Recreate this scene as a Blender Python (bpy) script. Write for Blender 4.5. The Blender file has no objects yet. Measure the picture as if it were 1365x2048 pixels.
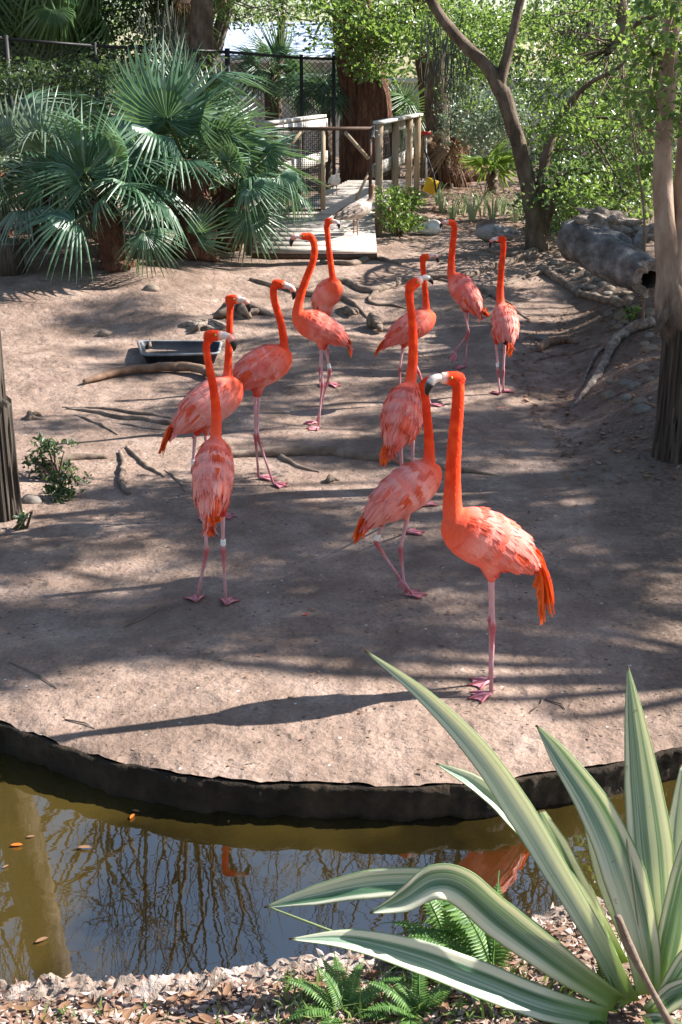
import bpy, bmesh, math, random
import numpy as np
from mathutils import Vector, Matrix, noise as mnoise

random.seed(7)
RNG = np.random.default_rng(7)
R = math.radians
SC = bpy.context.scene
COL = SC.collection

# ------------------------------------------------------------------ camera, world, sun, exposure
CAM_H, FPX = 2.5, 2500.0
PITCH = math.atan(854 / FPX)
cam_data = bpy.data.cameras.new('camera')
cam_data.sensor_fit = 'VERTICAL'
cam_data.sensor_height = 36.0
cam_data.lens = FPX / 2048 * 36.0
cam_data.clip_start, cam_data.clip_end = 0.05, 600
cam = bpy.data.objects.new('camera', cam_data)
COL.objects.link(cam)
cam.location = (0, 0, CAM_H)
cam.rotation_euler = (math.pi / 2 - PITCH, 0, 0)
SC.camera = cam

SUN_DIR = Vector((0.97, 0.24, 0.79)).normalized()      # towards the sun
SUN_EL = math.asin(SUN_DIR.z)
SUN_AZ = math.atan2(SUN_DIR.x, SUN_DIR.y)               # clockwise from +Y
world = bpy.data.worlds.new('World')
SC.world = world
world.use_nodes = True
wn = world.node_tree.nodes
wl = world.node_tree.links
wn.clear()
sky = wn.new('ShaderNodeTexSky')
sky.sky_type = 'NISHITA'
sky.sun_disc = False
sky.sun_elevation = SUN_EL
sky.sun_rotation = SUN_AZ
sky.air_density, sky.dust_density, sky.ozone_density = 1.3, 0.8, 2.2
bg = wn.new('ShaderNodeBackground')
bg.inputs['Strength'].default_value = 0.060
wo = wn.new('ShaderNodeOutputWorld')
wl.new(sky.outputs[0], bg.inputs[0])
wl.new(bg.outputs[0], wo.inputs[0])

sun_data = bpy.data.lights.new('sun', 'SUN')
sun_data.energy = 5.0
sun_data.angle = R(0.53)
sun_data.color = (1.0, 0.95, 0.89)
sun = bpy.data.objects.new('sun', sun_data)
COL.objects.link(sun)
sun.rotation_euler = SUN_DIR.to_track_quat('Z', 'Y').to_euler()
sun.location = (12, 3, 12)

SC.view_settings.view_transform = 'Standard'
SC.view_settings.look = 'None'
SC.view_settings.exposure = 1.74
SC.view_settings.gamma = 1.0
SC.view_settings.use_curve_mapping = False
SC.render.engine = 'CYCLES'
SC.cycles.max_bounces = 8
SC.cycles.transparent_max_bounces = 8

# ------------------------------------------------------------------ where a sight line meets the place
CP, SP = math.cos(PITCH), math.sin(PITCH)
EYE = Vector((0, 0, CAM_H))
def ray(px, py):
    u = (px - 682.5) / FPX
    v = (1024 - py) / FPX
    return Vector((u, CP + v * SP, -SP + v * CP))
def P(px, py, z=0.0):
    d = ray(px, py)
    return EYE + d * ((z - CAM_H) / d.z)
def Q(px, py, y):
    d = ray(px, py)
    return EYE + d * (y / d.y)
def mpp(y):                          # metres per photo pixel about distance y
    return y / CP / FPX * 0.93
def smooth(a):
    a = min(1.0, max(0.0, a))
    return a * a * (3 - 2 * a)
def n3(x, y, z=0.0, s=1.0):
    return mnoise.noise(Vector((x * s, y * s, z * s)))
def gz(x, y):
    z = 0.60 * smooth((y - 10.0) / 7.2) + 0.25 * smooth((y - 17) / 25)
    z += 0.14 * smooth((-x - 0.9) / 1.4) * smooth((y - 12.5) / 2.5)
    xr = 1.7 + (y - 9.5) * 0.16
    z += 0.34 * smooth((x - xr) / 1.0) * smooth((y - 7.2) / 2.2)
    k = smooth((y - 7.6) / 3)
    z += (0.012 + 0.045 * k) * n3(x, y, 1.3, 0.75)
    z += (0.006 + 0.022 * k) * n3(x, y, 5.1, 2.3)
    z += 0.006 * k * n3(x, y, 9.1, 6.5)
    return z
def G(px, py):
    d = ray(px, py)
    t = 3.0
    while t < 80:
        p = EYE + d * t
        if p.z <= gz(p.x, p.y):
            lo, hi = t - 0.1, t
            for _ in range(14):
                m = (lo + hi) / 2
                q = EYE + d * m
                if q.z <= gz(q.x, q.y): hi = m
                else: lo = m
            q = EYE + d * hi
            return Vector((q.x, q.y, gz(q.x, q.y)))
        t += 0.1
    return EYE + d * 80

# ------------------------------------------------------------------ object helpers
def props(o, label=None, cat=None, group=None, kind=None):
    if label: o['label'] = label
    if cat: o['category'] = cat
    if group: o['group'] = group
    if kind: o['kind'] = kind
    return o
def thing(name, loc, label, cat, group=None):
    o = bpy.data.objects.new(name, None)
    o.empty_display_size = 0.1
    COL.objects.link(o)
    o.location = loc
    return props(o, label, cat, group)
def make_mesh(name, verts, faces, mat=None, cols=None, uvs=None, smooth_=True):
    me = bpy.data.meshes.new(name)
    verts = np.asarray(verts, dtype=np.float32).reshape(-1, 3)
    if isinstance(faces, np.ndarray):
        k = faces.shape[1]; nf = faces.shape[0]
        me.vertices.add(len(verts)); me.vertices.foreach_set('co', verts.ravel())
        me.loops.add(nf * k); me.loops.foreach_set('vertex_index', faces.astype(np.int32).ravel())
        me.polygons.add(nf)
        me.polygons.foreach_set('loop_start', np.arange(0, nf * k, k, dtype=np.int32))
        me.polygons.foreach_set('loop_total', np.full(nf, k, dtype=np.int32))
        me.update(calc_edges=True)
    else:
        me.from_pydata(verts.tolist(), [], faces)
    if smooth_:
        me.polygons.foreach_set('use_smooth', np.ones(len(me.polygons), dtype=bool))
    if cols is not None:
        a = me.color_attributes.new('Col', 'FLOAT_COLOR', 'POINT')
        c = np.ones((len(verts), 4), dtype=np.float32)
        c[:, :3] = np.asarray(cols, dtype=np.float32)
        a.data.foreach_set('color', c.ravel())
    if uvs is not None:
        uv = np.asarray(uvs, dtype=np.float32)
        l = me.uv_layers.new(name='UVMap')
        idx = np.empty(len(me.loops), dtype=np.int32)
        me.loops.foreach_get('vertex_index', idx)
        l.data.foreach_set('uv', uv[idx].ravel())
    if mat: me.materials.append(mat)
    me.validate()
    return me
def link(name, me, parent=None, loc=None):
    o = bpy.data.objects.new(name, me)
    COL.objects.link(o)
    if parent is not None: o.parent = parent
    if loc is not None: o.location = loc
    return o
def wpos(o):
    p = Vector(o.location)
    while o.parent: o = o.parent; p += Vector(o.location)
    return p

class MB:
    """collects shapes in world space"""
    def __init__(s): s.v, s.f, s.c, s.uv = [], [], [], []
    def add(s, vs, fs, col=None, uv=None):
        b = len(s.v)
        s.v.extend([tuple(p) for p in vs])
        s.f.extend([tuple(i + b for i in f) for f in fs])
        n = len(vs)
        if col is None: s.c.extend([(1, 1, 1)] * n)
        elif isinstance(col, list): s.c.extend(col)
        else: s.c.extend([col] * n)
        if uv is None: s.uv.extend([(0, 0)] * n)
        else: s.uv.extend(uv)
    def build(s, name, mat, parent=None, origin=None, smooth_=True, kind=None, use_col=False, use_uv=False):
        o0 = wpos(parent) if parent is not None else Vector(origin if origin is not None else (0, 0, 0))
        v = np.array(s.v, dtype=np.float32) - np.array(o0, dtype=np.float32)
        me = make_mesh(name, v, s.f, mat, s.c if use_col else None, s.uv if use_uv else None, smooth_)
        o = link(name, me, parent, None if parent is not None else o0)
        if kind: o['kind'] = kind
        return o

def frames(pts, up=Vector((0, 0, 1))):
    pts = [Vector(p) for p in pts]
    out, last = [], None
    for i, p in enumerate(pts):
        t = (pts[min(i + 1, len(pts) - 1)] - pts[max(i - 1, 0)])
        t = t.normalized() if t.length > 1e-9 else Vector((0, 0, 1))
        if last is None:
            s = t.cross(up)
            if s.length < 1e-3: s = t.cross(Vector((0, 1, 0)))
            s.normalize()
        else:
            s = last - t * last.dot(t)
            s = s.normalized() if s.length > 1e-6 else t.orthogonal().normalized()
        last = s
        out.append((t, s, s.cross(t).normalized()))
    return out
def tube(mb, pts, rads, n=8, col=None, jitter=0.0, flat=1.0, seed=0, cap=True):
    """lofted tube; flat scales the second axis; jitter roughens"""
    fr = frames(pts)
    vs, fs, cs = [], [], []
    for i, (p, (t, s, u)) in enumerate(zip(pts, fr)):
        p = Vector(p); r = rads[i]
        for k in range(n):
            a = 2 * math.pi * k / n
            q = 1.0
            if jitter: q += jitter * mnoise.noise(Vector((p.x * 3 + seed, p.y * 3 + math.cos(a) * 1.7, p.z * 3 + math.sin(a) * 1.7)) * 1.6)
            vs.append(p + (s * math.cos(a) + u * math.sin(a) * flat) * r * q)
            if col is not None: cs.append(col[i] if isinstance(col, list) else col)
    m = len(pts)
    for i in range(m - 1):
        for k in range(n):
            a, b = i * n + k, i * n + (k + 1) % n
            fs.append((a, b, b + n, a + n))
    if cap:
        fs.append(tuple(range(n - 1, -1, -1)))
        fs.append(tuple((m - 1) * n + k for k in range(n)))
    mb.add(vs, fs, cs if col is not None else None)
def catmull(pts, per=6):
    pts = [Vector(p) for p in pts]
    if len(pts) < 3: per_pts = [pts[0].lerp(pts[1], i / per) for i in range(per + 1)]; return per_pts
    out = []
    ext = [pts[0] * 2 - pts[1]] + pts + [pts[-1] * 2 - pts[-2]]
    for i in range(len(pts) - 1):
        a, b, c, d = ext[i:i + 4]
        for k in range(per):
            t = k / per
            out.append(0.5 * ((2 * b) + (c - a) * t + (2 * a - 5 * b + 4 * c - d) * t * t + (3 * b - a - 3 * c + d) * t ** 3))
    out.append(pts[-1].copy())
    return out
def interp(xs, n):
    return [float(v) for v in np.interp(np.linspace(0, len(xs) - 1, n), range(len(xs)), xs)]
def box(mb, c, size, ax=None, bev=0.0, col=None):
    """box about c; ax = (X, Y, Z) unit vectors"""
    X, Y, Z = ax if ax else (Vector((1, 0, 0)), Vector((0, 1, 0)), Vector((0, 0, 1)))
    hx, hy, hz = [q / 2 for q in size]
    c = Vector(c)
    if bev <= 0:
        vs = [c + X * (a * hx) + Y * (b * hy) + Z * (d * hz) for d in (-1, 1) for b in (-1, 1) for a in (-1, 1)]
        fs = [(0, 2, 3, 1), (4, 5, 7, 6), (0, 1, 5, 4), (2, 6, 7, 3), (0, 4, 6, 2), (1, 3, 7, 5)]
        mb.add(vs, fs, col); return
    vs, fs = [], []
    prof = [(-hx + bev, -hy), (hx - bev, -hy), (hx, -hy + bev), (hx, hy - bev), (hx - bev, hy), (-hx + bev, hy), (-hx, hy - bev), (-hx, -hy + bev)]
    for z, k in ((-hz, 1 - bev / max(hx, hy)), (-hz + bev, 1), (hz - bev, 1), (hz, 1 - bev / max(hx, hy))):
        for a, b in prof: vs.append(c + X * a * k + Y * b * k + Z * z)
    for i in range(3):
        for k in range(8):
            a, b = i * 8 + k, i * 8 + (k + 1) % 8
            fs.append((a, b, b + 8, a + 8))
    fs.append(tuple(range(7, -1, -1))); fs.append(tuple(24 + k for k in range(8)))
    mb.add(vs, fs, col)
def bar(mb, a, b, w, h, up=Vector((0, 0, 1)), bev=0.0, col=None):
    a, b = Vector(a), Vector(b)
    t = (b - a); L = t.length; t.normalize()
    s = t.cross(up)
    s = s.normalized() if s.length > 1e-4 else Vector((1, 0, 0))
    u = s.cross(t).normalized()
    box(mb, (a + b) / 2, (w, h, L), (s, u, t), bev, col)
def blob(mb, c, r, seed=0, amp=0.25, fr=1.2, nu=14, nv=9, col=None, ax=None):
    """lumpy ellipsoid; r = (rx, ry, rz)"""
    X, Y, Z = ax if ax else (Vector((1, 0, 0)), Vector((0, 1, 0)), Vector((0, 0, 1)))
    c = Vector(c); vs, fs = [], []
    for j in range(nv + 1):
        th = math.pi * j / nv
        for i in range(nu):
            ph = 2 * math.pi * i / nu
            d = Vector((math.sin(th) * math.cos(ph), math.sin(th) * math.sin(ph), math.cos(th)))
            q = 1 + amp * mnoise.noise(d * fr + Vector((seed * 3.1, seed * 1.7, seed)))
            vs.append(c + X * d.x * r[0] * q + Y * d.y * r[1] * q + Z * d.z * r[2] * q)
    for j in range(nv):
        for i in range(nu):
            a, b = j * nu + i, j * nu + (i + 1) % nu
            fs.append((a, a + nu, b + nu, b))
    mb.add(vs, fs, col)

# ------------------------------------------------------------------ materials
class NT:
    def __init__(s, name):
        s.m = bpy.data.materials.new(name); s.m.use_nodes = True
        s.n, s.l = s.m.node_tree.nodes, s.m.node_tree.links
        s.n.clear()
        s.out = s.n.new('ShaderNodeOutputMaterial')
    def node(s, t, **kw):
        n = s.n.new(t)
        for k, v in kw.items():
            if hasattr(n, k): setattr(n, k, v)
        return n
    def set(s, n, **kw):
        for k, v in kw.items():
            i = n.inputs[k.replace('_', ' ')]
            if hasattr(v, 'is_linked') or isinstance(v, bpy.types.NodeSocket): s.l.new(v, i)
            else: i.default_value = v
        return n
    def coord(s, kind='Object'):
        if kind == 'Position': return s.node('ShaderNodeNewGeometry').outputs['Position']
        return s.node('ShaderNodeTexCoord').outputs[kind]
    def mapped(s, src, scale=(1, 1, 1)):
        m = s.node('ShaderNodeMapping'); s.l.new(src, m.inputs['Vector']); m.inputs['Scale'].default_value = scale
        return m.outputs[0]
    def noise(s, vec, scale, detail=4, rough=0.55, dist=0.0):
        n = s.node('ShaderNodeTexNoise'); s.l.new(vec, n.inputs['Vector'])
        n.inputs['Scale'].default_value = scale; n.inputs['Detail'].default_value = detail
        n.inputs['Roughness'].default_value = rough; n.inputs['Distortion'].default_value = dist
        return n.outputs['Fac']
    def voro(s, vec, scale, feature='F1'):
        n = s.node('ShaderNodeTexVoronoi'); n.feature = feature; s.l.new(vec, n.inputs['Vector'])
        n.inputs['Scale'].default_value = scale
        return n
    def ramp(s, fac, stops):
        r = s.node('ShaderNodeValToRGB'); s.l.new(fac, r.inputs['Fac'])
        e = r.color_ramp.elements
        while len(e) < len(stops): e.new(0.5)
        for q, (p, c) in zip(e, stops):
            q.position = p; q.color = (*c, 1) if len(c) == 3 else c
        return r.outputs['Color']
    def mix(s, fac, a, b, mode='MIX'):
        m = s.node('ShaderNodeMix'); m.data_type = 'RGBA'; m.blend_type = mode
        for i, v in ((0, fac), (6, a), (7, b)):
            if isinstance(v, bpy.types.NodeSocket): s.l.new(v, m.inputs[i])
            elif i == 0: m.inputs[0].default_value = v
            else: m.inputs[i].default_value = (*v, 1) if len(v) == 3 else v
        return m.outputs[2]
    def math(s, op, a, b=0.0):
        m = s.node('ShaderNodeMath'); m.operation = op
        for i, v in ((0, a), (1, b)):
            if isinstance(v, bpy.types.NodeSocket): s.l.new(v, m.inputs[i])
            else: m.inputs[i].default_value = v
        return m.outputs[0]
    def bump(s, h, strength=0.4, dist=0.02, prev=None):
        b = s.node('ShaderNodeBump'); s.l.new(h, b.inputs['Height'])
        b.inputs['Strength'].default_value = strength; b.inputs['Distance'].default_value = dist
        if prev is not None: s.l.new(prev, b.inputs['Normal'])
        return b.outputs[0]
    def principled(s, color, rough=0.8, normal=None, spec=0.3, metal=0.0, **kw):
        p = s.node('ShaderNodeBsdfPrincipled')
        for k, v in (('Base Color', color), ('Roughness', rough), ('Metallic', metal), ('Specular IOR Level', spec)):
            if isinstance(v, bpy.types.NodeSocket): s.l.new(v, p.inputs[k])
            elif k == 'Base Color': p.inputs[k].default_value = (*v, 1)
            else: p.inputs[k].default_value = v
        if normal is not None: s.l.new(normal, p.inputs['Normal'])
        return p.outputs[0]
    def done(s, sh): s.l.new(sh, s.out.inputs['Surface']); return s.m

def mat_noise(name, c1, c2, scale=6, rough=0.85, bs=30, bump=0.4, bd=0.01, stretch=(1, 1, 1), c3=None, spec=0.25, coord='Object'):
    t = NT(name)
    v = t.mapped(t.coord(coord), stretch)
    n1 = t.noise(v, scale, 6, 0.6)
    stops = [(0.3, c1), (0.7, c2)] if c3 is None else [(0.28, c1), (0.5, c2), (0.72, c3)]
    col = t.ramp(n1, stops)
    n2 = t.noise(v, bs, 6, 0.65)
    nb = t.bump(n2, bump, bd)
    return t.done(t.principled(col, rough, nb, spec))

def mat_leaf(name, c1, c2, c3, trans=0.45, tcol=(0.25, 0.35, 0.03), rough=0.45, spec=0.4):
    """leaf blades: colour varies from leaf to leaf; light comes through them"""
    t = NT(name)
    g = t.node('ShaderNodeNewGeometry')
    rnd = g.outputs['Random Per Island']
    col = t.ramp(rnd, [(0.0, c1), (0.5, c2), (1.0, c3)])
    n = t.noise(t.coord('Position'), 1.1, 2)
    col = t.mix(t.math('MULTIPLY', n, 0.5), col, c1)
    p = t.principled(col, rough, None, spec)
    tr = t.node('ShaderNodeBsdfTranslucent')
    tc = t.mix(0.6, col, tcol)
    t.l.new(tc, tr.inputs['Color'])
    mx = t.node('ShaderNodeMixShader'); mx.inputs[0].default_value = trans
    t.l.new(p, mx.inputs[1]); t.l.new(tr.outputs[0], mx.inputs[2])
    return t.done(mx.outputs[0])

def mat_dirt():
    t = NT('packed_dirt')
    v = t.coord('Position')
    big = t.noise(v, 0.55, 5, 0.6)
    mid = t.noise(v, 3.2, 6, 0.62)
    fine = t.noise(v, 46, 5, 0.7)
    col = t.ramp(mid, [(0.25, (0.128, 0.087, 0.068)), (0.5, (0.232, 0.167, 0.134)), (0.75, (0.36, 0.275, 0.23))])
    col = t.mix(t.math('MULTIPLY', big, 0.45), col, (0.23, 0.175, 0.14))
    col = t.mix(0.55, col, t.ramp(fine, [(0.3, (0.3, 0.28, 0.26)), (0.6, (0.62, 0.6, 0.58)), (0.8, (0.8, 0.78, 0.75))]), 'OVERLAY')
    # crumbs, droppings and bits of bark trodden into the dirt
    vo = t.voro(t.mapped(v, (1, 1, 1)), 17)
    dots = t.ramp(vo.outputs['Distance'], [(0.09, (1, 1, 1)), (0.2, (0, 0, 0))])
    gate = t.ramp(t.noise(v, 2.3, 3), [(0.47, (0, 0, 0)), (0.56, (1, 1, 1))])
    dots = t.mix(1.0, dots, gate, 'MULTIPLY')
    col = t.mix(dots, col, (0.075, 0.055, 0.042))
    vo2 = t.voro(v, 9)
    d2 = t.ramp(vo2.outputs['Distance'], [(0.035, (1, 1, 1)), (0.075, (0, 0, 0))])
    col = t.mix(d2, col, (0.55, 0.52, 0.48))
    damp = t.ramp(t.noise(v, 0.9, 6, 0.7, 0.5), [(0.5, (0, 0, 0)), (0.62, (1, 1, 1))])
    col = t.mix(t.math('MULTIPLY', damp, 0.6), col, (0.125, 0.085, 0.064))
    pr = t.voro(t.mapped(v, (1, .8, 1)), 6.5)
    print_ = t.math('MULTIPLY', t.ramp(pr.outputs['Distance'], [(0.12, (0, 0, 0)), (0.3, (1, 1, 1))]), 0.45)
    clod = t.math('MULTIPLY', t.ramp(t.noise(v, 7, 3, 0.5), [(0.35, (0, 0, 0)), (0.65, (1, 1, 1))]), 0.7)
    h = t.math('ADD', t.math('ADD', t.math('MULTIPLY', fine, 0.4), t.math('ADD', print_, clod)), t.math('MULTIPLY', t.noise(v, 13, 6, 0.65), 1.2))
    nb = t.bump(h, 0.85, 0.02)
    h2 = t.bump(vo.outputs['Distance'], 0.15, 0.01, nb)
    # leaf mould darkens the bank at the right, with a ragged margin
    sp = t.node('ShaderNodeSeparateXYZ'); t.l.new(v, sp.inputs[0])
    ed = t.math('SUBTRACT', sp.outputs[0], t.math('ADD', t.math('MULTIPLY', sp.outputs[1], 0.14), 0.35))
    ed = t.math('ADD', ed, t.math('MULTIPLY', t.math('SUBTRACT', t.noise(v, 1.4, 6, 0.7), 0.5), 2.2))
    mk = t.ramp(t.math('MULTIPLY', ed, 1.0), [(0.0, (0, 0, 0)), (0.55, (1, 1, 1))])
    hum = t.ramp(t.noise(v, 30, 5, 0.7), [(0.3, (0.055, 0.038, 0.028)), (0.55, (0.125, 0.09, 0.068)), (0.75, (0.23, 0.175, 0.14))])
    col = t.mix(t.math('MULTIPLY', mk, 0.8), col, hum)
    return t.done(t.principled(col, 0.93, h2, 0.12))

def mat_attr(name, rough=0.6, spec=0.25, trans=0.0, vary=0.25, nscale=60, bump=0.25, stretch=(1, 1, 1)):
    t = NT(name)
    a = t.node('ShaderNodeAttribute'); a.attribute_name = 'Col'
    v = t.mapped(t.coord('Object'), stretch)
    n = t.noise(v, nscale, 4, 0.6)
    col = t.mix(vary, a.outputs['Color'], t.ramp(n, [(0.3, (0.35, 0.35, 0.35)), (0.7, (0.68, 0.68, 0.68))]), 'OVERLAY')
    nb = t.bump(t.noise(v, nscale * 2.5, 3), bump, 0.003)
    sh = t.principled(col, rough, nb, spec)
    if trans > 0:
        tr = t.node('ShaderNodeBsdfTranslucent'); t.l.new(col, tr.inputs['Color'])
        mx = t.node('ShaderNodeMixShader'); mx.inputs[0].default_value = trans
        t.l.new(sh, mx.inputs[1]); t.l.new(tr.outputs[0], mx.inputs[2]); sh = mx.outputs[0]
    return t.done(sh)

def mat_water():
    t = NT('pond_water')
    v = t.coord('Position')
    murk = t.ramp(t.noise(v, 0.9, 4, 0.5), [(0.38, (0.008, 0.006, 0.0016)), (0.52, (0.014, 0.010, 0.0025)), (0.68, (0.05, 0.036, 0.008))])
    sp = t.node('ShaderNodeSeparateXYZ'); t.l.new(v, sp.inputs[0])
    xx = t.math('ADD', sp.outputs[0], t.math('MULTIPLY', t.math('SUBTRACT', t.noise(v, 2.2, 5), .5), 0.9))
    sunlit_murk = t.mix(1.0, t.ramp(t.math('MULTIPLY', xx, -1.0), [(0.75, (0, 0, 0)), (1.3, (.9, .9, .9))]), t.ramp(xx, [(0.5, (0, 0, 0)), (0.9, (.6, .6, .6))]), 'ADD')  # golden sunlit patches towards both sides, put into the water colour
    murk = t.mix(sunlit_murk, murk, (0.052, 0.036, 0.008))
    df = t.node('ShaderNodeBsdfDiffuse'); t.l.new(murk, df.inputs['Color'])
    gl = t.node('ShaderNodeBsdfGlossy'); gl.inputs['Roughness'].default_value = 0.012
    gl.inputs['Color'].default_value = (1, 1, 1, 1)
    h = t.math('ADD', t.noise(t.mapped(v, (1, 2.2, 1)), 5.5, 2, 0.5, 0.6), t.math('MULTIPLY', t.noise(v, 22, 2), 0.10))
    nb = t.bump(h, 0.009, 0.02)
    t.l.new(nb, gl.inputs['Normal'])
    fr = t.node('ShaderNodeFresnel'); fr.inputs['IOR'].default_value = 2.9
    t.l.new(nb, fr.inputs['Normal'])
    mx = t.node('ShaderNodeMixShader'); t.l.new(fr.outputs[0], mx.inputs[0])
    t.l.new(df.outputs[0], mx.inputs[1]); t.l.new(gl.outputs[0], mx.inputs[2])
    return t.done(mx.outputs[0])

def mat_wood(name, c1, c2, c3, rough=0.8, grain=(30, 30, 1.6), bump=0.5):
    t = NT(name)
    v = t.coord('Object')
    n1 = t.noise(t.mapped(v, grain), 1.0, 6, 0.65, 0.4)
    n2 = t.noise(v, 4, 5, 0.6)
    col = t.ramp(n1, [(0.3, c1), (0.52, c2), (0.72, c3)])
    col = t.mix(t.math('MULTIPLY', n2, 0.5), col, c1)
    nb = t.bump(n1, bump, 0.01)
    return t.done(t.principled(col, rough, nb, 0.2))

def mat_variegated():
    """sword leaf: cream and green bands that run the length of the blade (UV: u across, v along)"""
    t = NT('variegated_leaf')
    uv = t.node('ShaderNodeTexCoord').outputs['UV']
    oi = t.node('ShaderNodeObjectInfo')
    sx = t.node('ShaderNodeSeparateXYZ'); t.l.new(uv, sx.inputs[0])
    cx = t.node('ShaderNodeCombineXYZ')
    t.l.new(t.math('MULTIPLY', sx.outputs[0], 3.4), cx.inputs[0])
    t.l.new(t.math('MULTIPLY', sx.outputs[1], 0.35), cx.inputs[1])
    t.l.new(t.math('MULTIPLY', oi.outputs['Random'], 37.0), cx.inputs[2])
    bands = t.noise(cx.outputs[0], 1.5, 3, 0.6)
    cx2 = t.node('ShaderNodeCombineXYZ')
    t.l.new(t.math('MULTIPLY', sx.outputs[0], 34), cx2.inputs[0])
    t.l.new(t.math('MULTIPLY', sx.outputs[1], 0.8), cx2.inputs[1])
    t.l.new(t.math('MULTIPLY', oi.outputs['Random'], 11.0), cx2.inputs[2])
    hair = t.noise(cx2.outputs[0], 1.2, 3, 0.6)
    edge = t.math('ABSOLUTE', t.math('SUBTRACT', sx.outputs[0], 0.5))
    k = t.math('ADD', t.math('ADD', t.math('MULTIPLY', t.math('SUBTRACT', bands, 0.5), 1.5), 0.5), t.math('MULTIPLY', t.math('SUBTRACT', hair, 0.5), 0.45))
    sc = t.node('ShaderNodeSeparateColor'); t.l.new(oi.outputs['Color'], sc.inputs[0])
    k = t.math('ADD', k, t.math('SUBTRACT', sc.outputs[0], 0.5))
    col = t.ramp(k, [(0.20, (0.06, 0.15, 0.07)), (0.34, (0.14, 0.26, 0.165)), (0.46, (0.29, 0.41, 0.31)), (0.58, (0.58, 0.62, 0.49)), (0.8, (0.78, 0.76, 0.62))])
    col = t.mix(t.math('MULTIPLY', t.ramp(t.math('ADD', edge, t.math('MULTIPLY', t.math('SUBTRACT', bands, 0.5), 0.5)), [(0.27, (0, 0, 0)), (0.36, (1, 1, 1))]), 0.85), col, (0.80, 0.78, 0.64))
    col = t.mix(t.ramp(edge, [(0.455, (0, 0, 0)), (0.495, (0.85, 0.85, 0.85))]), col, (0.10, 0.22, 0.06))
    col = t.mix(t.ramp(sx.outputs[1], [(0.0, (1, 1, 1)), (0.22, (0, 0, 0))]), col, (0.22, 0.34, 0.07))
    tip = t.ramp(sx.outputs[1], [(0.975, (0, 0, 0)), (0.992, (1, 1, 1))])
    col = t.mix(tip, col, (0.12, 0.06, 0.03))
    spots = t.ramp(t.noise(t.coord('Object'), 26, 3, 0.7), [(0.68, (0, 0, 0)), (0.74, (1, 1, 1))])
    col = t.mix(t.math('MULTIPLY', spots, 0.55), col, (0.14, 0.09, 0.04))
    nb = t.bump(hair, 0.35, 0.003)
    p = t.principled(col, 0.36, nb, 0.45)
    tr = t.node('ShaderNodeBsdfTranslucent'); t.l.new(t.mix(0.35, col, (0.62, 0.68, 0.25)), tr.inputs['Color'])
    mx = t.node('ShaderNodeMixShader'); mx.inputs[0].default_value = 0.42
    t.l.new(p, mx.inputs[1]); t.l.new(tr.outputs[0], mx.inputs[2])
    return t.done(mx.outputs[0])

M = {}
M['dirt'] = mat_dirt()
M['water'] = mat_water()
M['bird'] = mat_attr('flamingo_skin', 0.85, 0.1, 0.0, 0.42, 95, 0.8, (1, 1, 0.4))
M['feather'] = mat_attr('flamingo_feather', 0.62, 0.2, 0.15, 0.25, 90, 0.3)
M['bill'] = mat_attr('flamingo_bill', 0.35, 0.4, 0.0, 0.1, 60, 0.1)
M['fowl'] = mat_attr('fowl_plumage', 0.75, 0.15, 0.05, 0.5, 30, 0.5)
M['eye'] = mat_noise('eye', (0.5, 0.4, 0.05), (0.02, 0.015, 0.01), 90, 0.2, 10, 0.0)
M['band'] = mat_noise('white_band', (0.75, 0.75, 0.72), (0.82, 0.82, 0.8), 9, 0.5, 20, 0.1)
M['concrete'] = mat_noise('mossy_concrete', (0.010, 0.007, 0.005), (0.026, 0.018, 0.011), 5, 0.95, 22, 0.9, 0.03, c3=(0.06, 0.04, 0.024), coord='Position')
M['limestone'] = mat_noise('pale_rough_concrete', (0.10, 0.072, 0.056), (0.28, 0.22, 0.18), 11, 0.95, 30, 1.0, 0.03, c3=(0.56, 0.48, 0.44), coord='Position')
M['bankdirt'] = mat_noise('bank_soil', (0.10, 0.06, 0.04), (0.22, 0.145, 0.10), 12, 0.95, 40, 0.9, 0.02, c3=(0.33, 0.24, 0.18), coord='Position')
M['bark_dark'] = mat_noise('dark_bark', (0.045, 0.03, 0.022), (0.11, 0.078, 0.056), 9, 0.92, 26, 0.9, 0.02, (1, 1, 0.45), (0.19, 0.145, 0.11))
M['bark_red'] = mat_noise('reddish_palm_bark', (0.045, 0.022, 0.014), (0.12, 0.055, 0.035), 7, 0.95, 20, 1.0, 0.04, (2.5, 2.5, 0.5), (0.22, 0.12, 0.08))
def mat_pale_bark():
    t = NT('smooth_pale_bark'); v = t.coord('Object')
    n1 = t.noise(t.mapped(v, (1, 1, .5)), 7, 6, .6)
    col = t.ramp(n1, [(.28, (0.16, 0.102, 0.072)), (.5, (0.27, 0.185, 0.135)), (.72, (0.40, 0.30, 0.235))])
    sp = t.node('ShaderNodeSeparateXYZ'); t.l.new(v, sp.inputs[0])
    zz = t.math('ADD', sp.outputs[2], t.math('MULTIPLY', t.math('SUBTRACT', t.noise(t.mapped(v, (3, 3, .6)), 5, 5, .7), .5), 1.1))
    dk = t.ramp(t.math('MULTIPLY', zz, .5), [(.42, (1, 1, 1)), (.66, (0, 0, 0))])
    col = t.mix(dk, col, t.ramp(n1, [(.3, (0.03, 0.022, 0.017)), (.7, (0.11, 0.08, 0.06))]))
    return t.done(t.principled(col, .85, t.bump(t.noise(t.mapped(v, (1, 1, .4)), 20, 6, .65), .8, .015), .2))
M['bark_pale'] = mat_pale_bark()
M['bark_tan'] = mat_noise('tan_palm_bark', (0.10, 0.062, 0.042), (0.19, 0.125, 0.086), 7, 0.85, 18, 0.7, 0.015, (1, 1, 0.5), (0.29, 0.21, 0.155))
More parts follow.
